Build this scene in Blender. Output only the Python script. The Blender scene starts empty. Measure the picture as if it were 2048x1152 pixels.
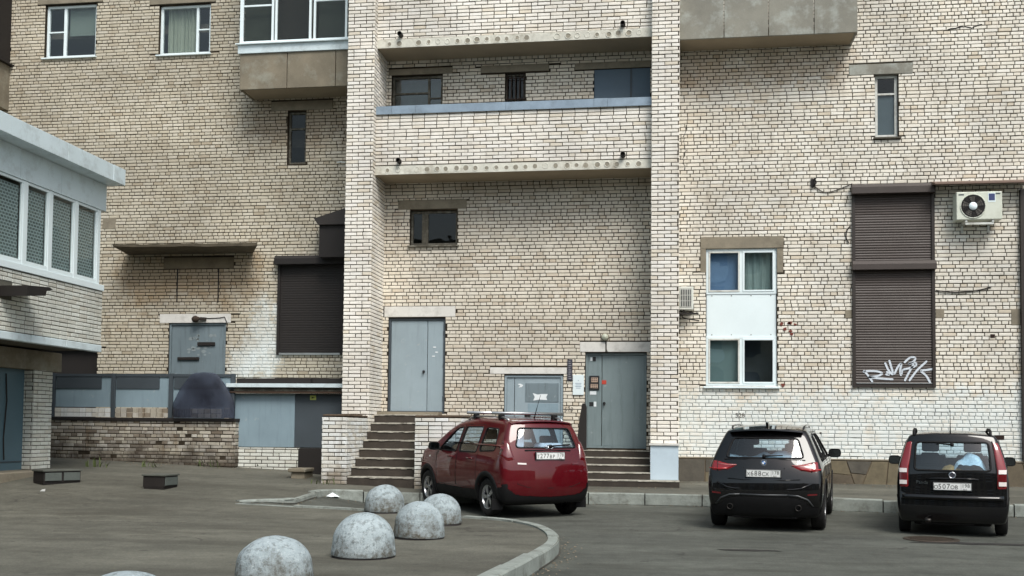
import bpy, bmesh, math, random
import numpy as np
from mathutils import Vector, Matrix, noise
from mathutils.bvhtree import BVHTree
R_ = math.radians
random.seed(11)
scn = bpy.context.scene
COL = scn.collection

# ---------------------------------------------------------------- camera
FPX, YAW, PITCH, ROLL, SHIFT, CZ = 2130.0, R_(8.5), R_(2.6), 0.0102, 186.0, 1.46
fw = Vector((-math.sin(YAW)*math.cos(PITCH), math.cos(YAW)*math.cos(PITCH), math.sin(PITCH)))
rt = Vector((math.cos(YAW), math.sin(YAW), 0))
up = rt.cross(fw)
RT = rt*math.cos(ROLL)+up*math.sin(ROLL)
UP = up*math.cos(ROLL)-rt*math.sin(ROLL)
CAM = Vector((0, 0, CZ))
cd = bpy.data.cameras.new('camera')
cam = bpy.data.objects.new('camera', cd); COL.objects.link(cam)
cd.sensor_width = 36; cd.lens = FPX/2048*36; cd.shift_y = SHIFT/2048
cd.clip_start = .1; cd.clip_end = 500
m = Matrix((RT, UP, -fw)).transposed().to_4x4(); m.translation = CAM
cam.matrix_world = m
scn.camera = cam

# ---------------------------------------------------------------- light
SUN_EL, SUN_AZ = R_(52), R_(150)      # azimuth measured clockwise from +Y : behind the camera, to the right
w = bpy.data.worlds.new('World'); scn.world = w; w.use_nodes = True
nt = w.node_tree; bg = nt.nodes['Background']
sky = nt.nodes.new('ShaderNodeTexSky'); sky.sky_type = 'NISHITA'; sky.sun_disc = False
sky.sun_elevation = SUN_EL; sky.sun_rotation = SUN_AZ
sky.air_density = 1.0; sky.dust_density = 3.0; sky.ozone_density = 1.0
hs = nt.nodes.new('ShaderNodeHueSaturation'); hs.inputs['Saturation'].default_value = .65; hs.inputs['Hue'].default_value = .465
nt.links.new(sky.outputs[0], hs.inputs['Color']); nt.links.new(hs.outputs[0], bg.inputs[0])
bg.inputs[1].default_value = .105
sd = bpy.data.lights.new('sun', 'SUN'); sd.energy = 1.5; sd.angle = R_(26); sd.color = (1, .992, .925)
so = bpy.data.objects.new('sun', sd); COL.objects.link(so)
sdir = Vector((math.sin(SUN_AZ)*math.cos(SUN_EL), math.cos(SUN_AZ)*math.cos(SUN_EL), math.sin(SUN_EL)))
so.rotation_euler = (-sdir).to_track_quat('-Z', 'Y').to_euler(); so.location = (8, -8, 25)
vs = scn.view_settings
vs.view_transform = 'Standard'; vs.look = 'None'; vs.exposure = 0.8; vs.gamma = 1; vs.use_curve_mapping = False
scn.cycles.use_denoising = True
scn.cycles.max_bounces = 6; scn.cycles.diffuse_bounces = 3; scn.cycles.glossy_bounces = 3; scn.cycles.transparent_max_bounces = 12

# ---------------------------------------------------------------- measuring helpers
def ray(px, py): return fw+RT*((px-1024)/FPX)+UP*((576+SHIFT-py)/FPX)
def W(px, py, Y): d = ray(px, py); return CAM+d*(Y/d.y)
def WX(px, py, X): d = ray(px, py); return CAM+d*(X/d.x)
def G(px, py, z): d = ray(px, py); return CAM+d*((z-CZ)/d.z)
def sm(t): t = min(max(t, 0), 1); return t*t*(3-2*t)
def zy(x, y): return .15+max(0, (min(y, 24)-13)/9.2)**2*.29+.04*max(0, min(9, -x-4.5))*sm((y-13)/6)
def zr(x, y):
    a = .02*max(0, min(y, 26)-15)+.04*max(0, min(8, -x-6))*sm((y-13)/6)
    t = sm((-5.0-x)/1.8)*sm((y-14)/2)
    return a*(1-t)+(zy(x, y)-.025)*t
def Gf(px, py, fn):
    z = 0
    for i in range(30):
        p = G(px, py, z); z = .5*z+.5*fn(p.x, p.y)
    return G(px, py, z)
def rect(px0, py0, px1, py1, Y):
    ym, xm = (py0+py1)/2, (px0+px1)/2
    return W(px0, ym, Y).x, W(px1, ym, Y).x, W(xm, py1, Y).z, W(xm, py0, Y).z

# ---------------------------------------------------------------- mesh helpers
ORG = {}
def tag(o, label=None, cat=None, group=None, kind=None):
    if label: o['label'] = label
    if cat: o['category'] = cat
    if group: o['group'] = group
    if kind: o['kind'] = kind
    return o
def empty(name, loc, label, cat, group=None, rz=0, local=False):
    o = bpy.data.objects.new(name, None); COL.objects.link(o)
    o.location = loc; o.rotation_euler = (0, 0, rz); o.empty_display_size = .2
    ORG[o.name] = Vector((0, 0, 0)) if local else Vector(loc)
    return tag(o, label, cat, group)
class MB:
    def __init__(s): s.v = []; s.f = []; s.mi = []
    def add(s, vs, fs, mi=0):
        n = len(s.v); s.v += [tuple(v) for v in vs]
        s.f += [tuple(i+n for i in f) for f in fs]; s.mi += [mi]*len(fs); return s
    def box(s, x0, x1, y0, y1, z0, z1, mi=0, M=None):
        vs = [Vector((x, y, z)) for z in (z0, z1) for y in (y0, y1) for x in (x0, x1)]
        if M: vs = [M @ v for v in vs]
        return s.add(vs, [(0, 2, 3, 1), (4, 5, 7, 6), (0, 1, 5, 4), (2, 6, 7, 3), (0, 4, 6, 2), (1, 3, 7, 5)], mi)
    def quad(s, a, b, c, d, mi=0): return s.add([a, b, c, d], [(0, 1, 2, 3)], mi)
    def prism(s, pts, off, mi=0):
        n = len(pts); off = Vector(off); p = [Vector(q) for q in pts]
        return s.add(p+[q+off for q in p], [tuple(range(n))[::-1], tuple(range(n, 2*n))]+[(i, (i+1) % n, n+(i+1) % n, n+i) for i in range(n)], mi)
    def tube(s, pts, r, n=8, closed=False, mi=0, flat=1.0):
        pts = [Vector(p) for p in pts]; N = len(pts); vs = []; prev = None
        for i, p in enumerate(pts):
            a = pts[(i-1) % N] if (closed or i) else p; b = pts[(i+1) % N] if (closed or i < N-1) else p
            t = (b-a)
            t = t.normalized() if t.length > 1e-9 else Vector((0, 0, 1))
            if prev is None:
                h = Vector((0, 0, 1)) if abs(t.z) < .9 else Vector((1, 0, 0))
                x = t.cross(h).normalized()
            else:
                x = (prev-t*prev.dot(t)).normalized()
            prev = x; y = t.cross(x); rr = r[i] if isinstance(r, (list, tuple)) else r
            vs += [p+(x*math.cos(2*math.pi*k/n)+y*math.sin(2*math.pi*k/n)*flat)*rr for k in range(n)]
        fs = []
        for i in range(N if closed else N-1):
            j = (i+1) % N
            fs += [(i*n+k, i*n+(k+1) % n, j*n+(k+1) % n, j*n+k) for k in range(n)]
        if not closed: fs += [tuple(range(n))[::-1], tuple((N-1)*n+k for k in range(n))]
        return s.add(vs, fs, mi)
    def lathe(s, prof, n=24, M=None, mi=0):
        vs = []; fs = []
        for (r, z) in prof:
            vs += [Vector((r*math.cos(2*math.pi*k/n), r*math.sin(2*math.pi*k/n), z)) for k in range(n)]
        for i in range(len(prof)-1):
            fs += [(i*n+k, i*n+(k+1) % n, (i+1)*n+(k+1) % n, (i+1)*n+k) for k in range(n)]
        if M: vs = [M @ v for v in vs]
        return s.add(vs, fs, mi)
    def build(s, name, mats, parent=None, smooth=False, bevel=0, org=None, label=None, angle=None, seg=2):
        if org is None: org = ORG.get(parent.name, Vector((0, 0, 0))) if parent else Vector((0, 0, 0))
        org = Vector(org)
        me = bpy.data.meshes.new(name)
        me.from_pydata([(v[0]-org.x, v[1]-org.y, v[2]-org.z) for v in s.v], [], s.f)
        for mt in (mats if isinstance(mats, (list, tuple)) else [mats]): me.materials.append(mt)
        if any(s.mi): me.polygons.foreach_set('material_index', s.mi)
        if smooth: me.polygons.foreach_set('use_smooth', [True]*len(me.polygons))
        if angle: me.set_sharp_from_angle(angle=R_(angle))
        me.update()
        o = bpy.data.objects.new(name, me); COL.objects.link(o)
        if parent: o.parent = parent
        else: o.location = org
        ORG[o.name] = org
        if bevel:
            b = o.modifiers.new('bevel', 'BEVEL'); b.width = bevel; b.segments = seg; b.limit_method = 'ANGLE'; b.angle_limit = R_(40)
        if label: o['label'] = label
        return o
def one(name, mats, parent=None, **k):
    def box(*a): return MB().box(*a).build(name, mats, parent, **k)
    return box
GLYPH = {}
def glyphs(items):
    "letter shapes made once, while the scene is still empty"
    obs = []
    for body in items:
        c = bpy.data.curves.new('text', 'FONT'); c.body = body; c.size = 1; c.align_x = 'CENTER'; c.align_y = 'CENTER'; c.resolution_u = 2
        o = bpy.data.objects.new('text', c); COL.objects.link(o); obs.append((body, o, c))
    dg = bpy.context.evaluated_depsgraph_get(); dg.update()
    for body, o, c in obs:
        me = bpy.data.meshes.new_from_object(o.evaluated_get(dg))
        GLYPH[body] = ([(v.co.x, v.co.y) for v in me.vertices], [tuple(p.vertices) for p in me.polygons]); bpy.data.meshes.remove(me)
    for body, o, c in obs: bpy.data.objects.remove(o); bpy.data.curves.remove(c)
glyphs(list('TXOBCP0123456789')+['RUS', 'X1', 'FIAT', 'Panda', '528'])
def text_mesh(body, size, extrude=.001, sx=1.0):
    v, f = GLYPH[body]; return [Vector((x*size*sx, y*size, extrude)) for x, y in v], f

# ---------------------------------------------------------------- materials
def srgb(r, g, b):
    f = lambda c: ((c/255+.055)/1.055)**2.4 if c > 10 else c/255/12.92
    return (f(r), f(g), f(b))
MATS = {}
class NT:
    def __init__(s, name):
        s.m = bpy.data.materials.new(name); s.m.use_nodes = True; s.t = s.m.node_tree; s.b = s.t.nodes['Principled BSDF']
        s.pos = None
    def n(s, typ, **k):
        o = s.t.nodes.new(typ)
        for a, v in k.items(): setattr(o, a, v)
        return o
    def put(s, sock, v):
        if v is None: return
        if isinstance(v, (int, float)): sock.default_value = v
        elif isinstance(v, (tuple, list)): sock.default_value = tuple(v) if len(v) == len(sock.default_value) else (*v, 1)
        else: s.t.links.new(v, sock)
    def P(s):
        if s.pos is None: s.pos = s.n('ShaderNodeNewGeometry').outputs['Position']
        return s.pos
    def math(s, op, a, b=None, c=None, clamp=False):
        o = s.n('ShaderNodeMath', operation=op, use_clamp=clamp); s.put(o.inputs[0], a); s.put(o.inputs[1], b); s.put(o.inputs[2], c); return o.outputs[0]
    def noise(s, scale, detail=4, rough=.6, vec=None, dist=0, stretch=None):
        v = vec if vec is not None else s.P()
        if stretch:
            mp = s.n('ShaderNodeMapping'); s.put(mp.inputs['Vector'], v); mp.inputs['Scale'].default_value = stretch; v = mp.outputs[0]
        o = s.n('ShaderNodeTexNoise'); s.put(o.inputs['Vector'], v)
        o.inputs['Scale'].default_value = scale; o.inputs['Detail'].default_value = detail; o.inputs['Roughness'].default_value = rough; o.inputs['Distortion'].default_value = dist
        return o.outputs['Fac']
    def mask_noise(s, sc):
        if not hasattr(s, '_mn'): s._mn = s.noise(sc, 4, .65)
        return s._mn
    def ramp(s, fac, stops, interp='LINEAR'):
        o = s.n('ShaderNodeValToRGB'); s.put(o.inputs[0], fac); e = o.color_ramp.elements; o.color_ramp.interpolation = interp
        while len(e) < len(stops): e.new(.5)
        for i, (p, c) in enumerate(stops):
            e[i].position = p; e[i].color = (*c, 1) if isinstance(c, (tuple, list)) else (c, c, c, 1)
        return o.outputs['Color']
    def mapr(s, v, a, b, c=0, d=1, smooth=False):
        o = s.n('ShaderNodeMapRange'); o.interpolation_type = 'SMOOTHSTEP' if smooth else 'LINEAR'
        s.put(o.inputs[0], v)
        for i, q in zip((1, 2, 3, 4), (a, b, c, d)): o.inputs[i].default_value = q
        return o.outputs[0]
    def mix(s, fac, a, b, blend='MIX'):
        o = s.n('ShaderNodeMix', data_type='RGBA', blend_type=blend); s.put(o.inputs[0], fac); s.put(o.inputs[6], a); s.put(o.inputs[7], b); return o.outputs[2]
    def bump(s, h, strength=.3, dist=.01):
        o = s.n('ShaderNodeBump'); s.put(o.inputs['Height'], h); o.inputs['Strength'].default_value = strength; o.inputs['Distance'].default_value = dist
        s.put(s.b.inputs['Normal'], o.outputs[0])
    def set(s, **k):
        nm = dict(col='Base Color', rough='Roughness', metal='Metallic', spec='Specular IOR Level', coat='Coat Weight', coatr='Coat Roughness')
        for a, v in k.items(): s.put(s.b.inputs[nm[a]], v)
        return s
def mat(name, col, rough=.6, metal=0, var=.12, scale=3, fine=40, bump=.15, dist=.004, spec=.4, coat=0, stain=None, stretch=None, stain_amt=.5):
    if name in MATS: return MATS[name]
    t = NT(name); c = srgb(*col)
    n1 = t.noise(scale, 5, .62, stretch=stretch); n2 = t.noise(fine, 3, .6)
    f = t.math('ADD', t.mapr(n1, .25, .75, 1-var, 1+var), t.mapr(n2, .2, .8, -var*.4, var*.4))
    cc = t.mix(1, c, (1, 1, 1), 'MULTIPLY')
    o = t.n('ShaderNodeVectorMath', operation='SCALE'); t.put(o.inputs[0], cc); t.put(o.inputs['Scale'], f)
    colr = o.outputs[0]
    if stain:
        colr = t.mix(t.mapr(t.noise(scale*.7+1.3, 6, .7), .5, .72, 0, stain_amt), colr, srgb(*stain))
    t.set(col=colr, rough=t.mapr(n1, .2, .8, max(.02, rough-.08), min(1, rough+.08)), metal=metal, spec=spec, coat=coat, coatr=.03)
    if bump: t.bump(n2, bump, dist)
    MATS[name] = t.m
    return t.m
def aged(name, col, drip=(104, 112, 112), rust=(104, 78, 58), rough=.5, amt=.5):
    t = NT(name); c = srgb(*col); big = t.noise(1.1, 4, .6); dr = t.noise(3.0, 5, .7, stretch=(4, 4, .35)); sp_ = t.noise(14, 5, .75)
    o = t.n('ShaderNodeVectorMath', operation='SCALE'); t.put(o.inputs[0], c); t.put(o.inputs['Scale'], t.mapr(big, .25, .75, .88, 1.1)); cc = o.outputs[0]
    cc = t.mix(t.mapr(dr, .52, .72, 0, amt), cc, srgb(*drip)); cc = t.mix(t.mapr(sp_, .66, .72, 0, .7), cc, srgb(*rust)); cc = t.mix(t.mapr(t.noise(7, 4, .7), .64, .7, 0, .35), cc, srgb(178, 184, 184))
    t.set(col=cc, rough=t.mapr(big, .2, .8, rough-.12, rough+.12), spec=.4); t.bump(t.math('ADD', big, t.math('MULTIPLY', sp_, .1)), .25, .02); MATS[name] = t.m; return t.m
def box_mask(t, x0, x1, z0, z1, soft=.25, nscale=2.2, amt=.9):
    "1 inside the world-space x/z rectangle, with a ragged edge"
    sp = t.n('ShaderNodeSeparateXYZ'); t.put(sp.inputs[0], t.P())
    nz = t.mapr(t.mask_noise(nscale), .25, .75, -amt/2, amt/2)
    x = t.math('ADD', sp.outputs[0], nz); z = t.math('ADD', sp.outputs[2], nz)
    a = t.math('MULTIPLY', t.mapr(x, x0-soft, x0+soft), t.mapr(x, x1+soft, x1-soft))
    b = t.math('MULTIPLY', t.mapr(z, z0-soft, z0+soft), t.mapr(z, z1+soft, z1-soft))
    return t.math('MULTIPLY', a, b)
Yw, Yp, Yl = 22.2, 21.2, 22.95
Ys = Yp+.2
def brick_mat(name, tones, stains=(), paints=(), dirt=.35, white=(226, 232, 230)):
    t = NT(name)
    g = t.n('ShaderNodeNewGeometry'); oi = t.n('ShaderNodeObjectInfo')
    rnd = t.math('FRACT', t.math('ADD', g.outputs['Random Per Island'], oi.outputs['Random']))
    st = [(i/(len(tones)-1) if len(tones) > 1 else 0, srgb(*c)) for i, c in enumerate(tones)]
    c = t.ramp(rnd, st)
    big = t.noise(.55, 3, .6); mid = t.noise(3.5, 4, .7); fine = t.noise(60, 2, .7)
    f = t.math('MULTIPLY', t.mapr(big, .3, .7, .76, 1.1), t.mapr(fine, .2, .8, .86, 1.1))
    o = t.n('ShaderNodeVectorMath', operation='SCALE'); t.put(o.inputs[0], c); t.put(o.inputs['Scale'], f); c = o.outputs[0]
    # soot and water runs: own shapes, stretched downward
    run = t.noise(2.0, 3, .7, stretch=(2.2, 2.2, .35))
    c = t.mix(t.mapr(run, .55, .75, 0, dirt), c, srgb(120, 104, 84))
    c = t.mix(t.mapr(mid, .62, .74, 0, dirt), c, srgb(98, 84, 70))
    for (x0, x1, z0, z1, col, amt) in stains:
        c = t.mix(t.math('MULTIPLY', box_mask(t, x0, x1, z0, z1, .25, 2.5, .8), amt), c, srgb(*col))
    for (x0, x1, z0, z1, amt) in paints:
        k = t.math('MULTIPLY', box_mask(t, x0, x1, z0, z1, .14, 1.7, 1.0), t.mapr(mid, .34, .56, .3, amt))
        c = t.mix(k, c, srgb(*white))
    t.set(col=c, rough=.85, spec=.2)
    t.bump(fine, .35, .004)
    MATS[name] = t.m
    return t.m
zpaint = W(1700, 786, Yw).z
RP = [(.0, 9.5, -1, zpaint, .8)]
xa, xb, za, zb_ = rect(500, 605, 560, 745, Yl)
xc, xd, zc, zd = rect(458, 690, 545, 760, Yl)
LP_ = [(xa, xb, za, zb_, .72), (xc, xd, zc, zd, .72)]
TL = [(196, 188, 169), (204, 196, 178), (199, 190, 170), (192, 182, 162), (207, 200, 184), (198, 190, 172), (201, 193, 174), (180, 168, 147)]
TR = [(231, 225, 211), (236, 231, 219), (228, 220, 205), (233, 226, 211), (239, 235, 225), (231, 225, 212), (235, 229, 216), (216, 204, 184)]
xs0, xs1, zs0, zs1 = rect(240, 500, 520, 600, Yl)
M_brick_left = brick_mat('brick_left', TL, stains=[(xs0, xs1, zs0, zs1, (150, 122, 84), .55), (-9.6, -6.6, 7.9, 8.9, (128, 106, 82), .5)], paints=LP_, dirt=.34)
M_brick_right = brick_mat('brick_right', TR, stains=[(.1, 3.6, 8.6, 9.2, (160, 130, 92), .5)], paints=RP, dirt=.24)
M_brick_back = brick_mat('brick_back', [(221, 213, 197), (226, 219, 205), (216, 207, 190), (223, 216, 201), (219, 210, 194), (204, 191, 171)], dirt=.28)
M_brick_pier = brick_mat('brick_pier', [(237, 232, 222), (242, 238, 230), (233, 227, 215), (239, 234, 224), (236, 230, 219), (225, 215, 197)], dirt=.2)
M_brick_annex = brick_mat('brick_annex', [(212, 214, 204), (222, 224, 216), (202, 200, 188)], dirt=.25)
M_mort_a = None
M_brick_low = brick_mat('brick_low', [(164, 156, 140), (188, 182, 168), (112, 102, 90), (196, 192, 182), (138, 126, 110)], stains=[(-14, -7, -1, .95, (58, 50, 42), .8)], dirt=.95)
M_brick_stair = brick_mat('brick_stair', [(222, 224, 220), (232, 234, 232), (212, 208, 196), (226, 226, 222)], stains=[(-7, -2, -1, .62, (110, 92, 66), .7)], dirt=.4)
def mortar_mat(name, paints=(), col=(52, 46, 38)):
    t = NT(name); n = t.noise(30, 4, .7); c = t.ramp(n, [(.2, tuple(x*.75 for x in srgb(*col))), (.8, tuple(x*1.35 for x in srgb(*col)))])
    c = t.mix(t.mapr(t.noise(.9, 5, .68), .48, .7, 0, .5), c, srgb(106, 95, 80))
    for (x0, x1, z0, z1, amt) in paints:
        k = t.math('MULTIPLY', box_mask(t, x0, x1, z0, z1, .08, 1.7, .7), t.mapr(t.noise(4, 4, .7), .36, .6, .3, .92)); c = t.mix(k, c, srgb(186, 194, 194))
    t.set(col=c, rough=.95, spec=.1); t.bump(n, .5, .006); return t.m
M_mort_a = mortar_mat('mortar_annex', col=(96, 94, 86)); M_mort = mortar_mat('mortar'); M_mort_r = mortar_mat('mortar_right', RP); M_mort_l = mortar_mat('mortar_left', LP_)
M_conc = mat('concrete', (134, 126, 110), .9, var=.2, scale=2.5, bump=.3, stain=(88, 80, 68))
M_conc_panel = mat('concrete_panel', (124, 116, 100), .88, var=.3, scale=1.8, bump=.25, stain=(158, 160, 148), stain_amt=.55)
M_conc_grey = mat('concrete_panel_grey', (132, 130, 120), .88, var=.25, scale=1.6, bump=.25, stain=(176, 182, 176), stain_amt=.7)
M_slab = mat('slab_edge', (206, 204, 192), .9, var=.2, scale=4, bump=.4, stain=(138, 128, 110), stain_amt=.7)
M_soffit = mat('soffit', (150, 138, 118), .95, var=.12, scale=1.5)
M_lintel_w = mat('lintel_white', (214, 212, 206), .8, var=.08, scale=4, stain=(150, 146, 138), stain_amt=.5)
M_pvc = mat('white_plastic', (226, 238, 240), .35, var=.03, scale=2, fine=20, bump=0, spec=.5)
M_pvc_old = mat('old_white_frame', (206, 208, 202), .5, var=.12, scale=6, bump=.1, stain=(120, 108, 92), stain_amt=.5)
M_wood_old = mat('weathered_wood', (84, 80, 70), .85, var=.3, scale=8, stretch=(6, 6, .6), bump=.3, stain=(168, 166, 152), stain_amt=.6)
M_blue = aged('blue_grey_metal', (148, 163, 170), (126, 138, 143), (120, 104, 90), amt=.4)
M_blue_d = aged('blue_grey_metal_dull', (116, 130, 136), (84, 94, 98), (96, 80, 66), amt=.7)
M_blue_p = aged('blue_panel', (134, 154, 164), (110, 126, 134), (104, 96, 88), amt=.45)
M_green_d = aged('grey_green_door', (124, 138, 140), (98, 112, 114), (100, 86, 72), amt=.6)
M_slate = mat('dark_slate_panel', (66, 74, 80), .6, var=.12, scale=1.5)
M_zinc = mat('zinc_sheet', (138, 154, 168), .42, metal=.25, var=.16, scale=3, bump=.08, stain=(108, 116, 122))
M_brown = mat('dark_brown_metal', (50, 44, 40), .5, var=.1, scale=3, bump=.05)
M_black = mat('near_black', (34, 30, 28), .7, var=.15, scale=3)
M_shut = mat('shutter_brown', (66, 58, 54), .5, var=.08, scale=2, bump=.04, stain=(78, 72, 66), stain_amt=.4)
M_roofbr = mat('brown_canopy', (118, 98, 86), .55, var=.15, scale=3)
M_rust = mat('rusty_pipe', (60, 48, 40), .9, var=.3, scale=20, bump=.4)
M_white_sheet = mat('white_sheet', (208, 222, 226), .45, var=.06, scale=2, stain=(150, 158, 156), stain_amt=.55)
M_paper = mat('paper', (222, 228, 230), .8, var=.05, scale=6)
M_dkplastic = mat('dark_plastic', (38, 38, 40), .5, var=.1, scale=5)
M_curtain = mat('curtain', (150, 158, 142), .9, var=.12, scale=4, stretch=(8, 8, .4))
M_blind = mat('blind', (120, 132, 124), .9, var=.05, scale=2)
M_room = mat('room', (96, 90, 80), .95, var=.1)
M_pedestal = mat('pedestal_sheet', (188, 204, 214), .45, var=.05, scale=1.5, bump=.03, stain=(168, 182, 190), stain_amt=.5)
M_step = mat('step_concrete', (62, 56, 50), .92, var=.3, scale=5, bump=.4, stain=(58, 52, 46), stain_amt=.7)
M_step_edge = mat('step_edge', (172, 168, 156), .9, var=.4, scale=9, bump=.4, stain=(84, 76, 66), stain_amt=.95)
M_steel = mat('pale_steel', (172, 176, 176), .35, metal=.7, var=.08, scale=4)
M_kerb = mat('kerb_stone', (138, 144, 138), .88, var=.25, scale=4, bump=.5, dist=.012, stain=(84, 82, 74), stain_amt=.8)
M_graf = mat('graffiti_paint', (206, 214, 222), .6, var=.12, scale=9, bump=0)
def glass(name, tint=(.75, .8, .82), refl=1.0, rough=.015):
    t = NT(name); nt = t.t; nt.nodes.remove(t.b)
    tr = t.n('ShaderNodeBsdfTransparent'); tr.inputs[0].default_value = (*tint, 1)
    gl = t.n('ShaderNodeBsdfGlossy'); gl.inputs['Roughness'].default_value = rough; gl.inputs[0].default_value = (1, 1, 1, 1)
    nz = t.noise(1.1, 2, .5); bp = t.n('ShaderNodeBump'); t.put(bp.inputs['Height'], nz); bp.inputs['Strength'].default_value = .08; bp.inputs['Distance'].default_value = .05
    t.put(gl.inputs['Normal'], bp.outputs[0])
    lw = t.n('ShaderNodeLayerWeight'); lw.inputs[0].default_value = .5
    fr = t.math('ADD', t.math('MULTIPLY', t.math('POWER', lw.outputs['Facing'], 5.0), .96), .042)
    mx = t.n('ShaderNodeMixShader'); t.put(mx.inputs[0], t.math('MULTIPLY', fr, refl, clamp=True)); t.put(mx.inputs[1], tr.outputs[0]); t.put(mx.inputs[2], gl.outputs[0])
    nt.links.new(mx.outputs[0], nt.nodes['Material Output'].inputs[0]); return t.m
M_glass = glass('window_glass', (.88, .9, .9), .9); M_glass_hz = glass('hazy_window_glass', (.86, .92, .94), 2.2)
M_glass_dk = glass('dim_window_glass', (.66, .68, .68), .5)
M_glass_car = glass('car_glass', (.76, .87, .93), 1.8)  # blue tint puts pale sky reflections into the glass colour
def asphalt(name, col, crack=True, patch=(92, 90, 84)):
    t = NT(name); c = srgb(*col)
    big = t.noise(.5, 4, .6, stretch=(.6, 1.6, 1)); mid = t.noise(4, 5, .75); fine = t.noise(34, 3, .8)
    f = t.math('MULTIPLY', t.math('MULTIPLY', t.mapr(big, .28, .72, .62, 1.3), t.mapr(mid, .25, .75, .7, 1.28)), t.mapr(fine, .2, .8, .66, 1.34))
    o = t.n('ShaderNodeVectorMath', operation='SCALE'); t.put(o.inputs[0], c); t.put(o.inputs['Scale'], f); cc = o.outputs[0]
    cc = t.mix(t.mapr(t.noise(.9, 6, .68, stretch=(.5, 1.5, 1)), .5, .68, 0, .75), cc, srgb(*patch))
    cc = t.mix(t.mapr(t.noise(2.6, 5, .7), .63, .7, 0, .6), cc, srgb(54, 54, 50)); cc = t.mix(t.mapr(t.noise(55, 2, .8), .66, .72, 0, .6), cc, srgb(136, 132, 122))
    if crack:
        v = t.n('ShaderNodeTexVoronoi', feature='DISTANCE_TO_EDGE'); v.inputs['Scale'].default_value = .42
        wp = t.n('ShaderNodeVectorMath', operation='ADD'); t.put(wp.inputs[0], t.P())
        nz = t.n('ShaderNodeTexNoise'); t.put(nz.inputs['Vector'], t.P()); nz.inputs['Scale'].default_value = 1.6; nz.inputs['Detail'].default_value = 5
        t.put(wp.inputs[1], nz.outputs['Color']); t.put(v.inputs['Vector'], wp.outputs[0])
        k = t.math('MULTIPLY', t.mapr(v.outputs['Distance'], 0.003, .014, 1, 0), t.mapr(t.noise(.6, 2, .5), .5, .62, 0, .45))
        cc = t.mix(k, cc, srgb(44, 42, 40))
    t.set(col=cc, rough=t.mapr(mid, .2, .8, .8, .95), spec=.3)
    t.bump(t.math('ADD', fine, t.math('MULTIPLY', mid, .6)), .5, .006); MATS[name] = t.m; return t.m
M_road = asphalt('road_asphalt', (84, 86, 80), patch=(62, 63, 57))
M_yard = asphalt('yard_asphalt', (94, 93, 84), patch=(70, 68, 60))

# ================================================================ GROUND
def sheet(name, xs, ys, fn, m):
    b = MB(); nx, ny = len(xs), len(ys)
    b.v = [(x, y, fn(x, y)) for y in ys for x in xs]
    b.f = [(j*nx+i, j*nx+i+1, (j+1)*nx+i+1, (j+1)*nx+i) for j in range(ny-1) for i in range(nx-1)]
    b.mi = [0]*len(b.f)
    return b.build(name, m, smooth=True)
def span(a, b, s): n = max(1, round((b-a)/s)); return [a+(b-a)*i/n for i in range(n+1)]
road = sheet('road', [-120, -60, -30]+span(-16, 14, .5)+[30, 60, 120], [-120, -60, -20, -5]+span(0, 26, .5)+[60, 120], zr, M_road)
tag(road, 'worn grey asphalt road under the parked cars', kind='structure')
def catmull(pts, n=5):
    out = []
    for i in range(len(pts)-1):
        p0 = pts[max(0, i-1)]; p1 = pts[i]; p2 = pts[i+1]; p3 = pts[min(len(pts)-1, i+2)]
        for k in range(n):
            t = k/n
            out.append(tuple(.5*((2*p1[a])+(-p0[a]+p2[a])*t+(2*p0[a]-5*p1[a]+4*p2[a]-p3[a])*t*t+(-p0[a]+3*p1[a]-3*p2[a]+p3[a])*t**3) for a in range(len(p1))))
    out.append(tuple(pts[-1])); return out
def gpt(px, py): p = Gf(px, py, zy); return (p.x, p.y)
isl = [(-2.3, -9), (-1.9, 1), (-1.72, 5)]+[gpt(*q) for q in [(960, 1175), (1060, 1120), (1117, 1081), (1092, 1056), (1028, 1042), (940, 1035), (735, 1021), (580, 1012), (478, 1006)]]
isl = catmull(isl, 5)
pav = catmull([gpt(*q) for q in [(478, 1004), (525, 1001), (585, 999), (622, 988), (655, 982), (733, 984), (900, 985), (1180, 986), (1400, 990), (1700, 1000), (2048, 1012)]]+[(9, 18.6), (16, 18.2)], 4)
YARD = isl+pav[1:]+[(16, 23.6), (-30, 23.6), (-30, -9)]
bm = bmesh.new()
f = bm.faces.new([bm.verts.new((x, y, 0)) for x, y in YARD])
for k in range(0, 24):
    bmesh.ops.bisect_plane(bm, geom=bm.verts[:]+bm.edges[:]+bm.faces[:], plane_co=(0, k, 0), plane_no=(0, 1, 0))
for k in range(-29, 16):
    bmesh.ops.bisect_plane(bm, geom=bm.verts[:]+bm.edges[:]+bm.faces[:], plane_co=(k, 0, 0), plane_no=(1, 0, 0))
bmesh.ops.triangulate(bm, faces=bm.faces[:])
for v in bm.verts: v.co.z = zy(v.co.x, v.co.y)
bmesh.ops.recalc_face_normals(bm, faces=bm.faces[:])
if sum(f.normal.z for f in bm.faces) < 0: bmesh.ops.reverse_faces(bm, faces=bm.faces[:])
me = bpy.data.meshes.new('pavement'); bm.to_mesh(me); bm.free(); me.materials.append(M_yard)
o = bpy.data.objects.new('pavement', me); COL.objects.link(o)
tag(o, 'raised worn asphalt pavement and yard in front of the building', kind='structure')
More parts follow.
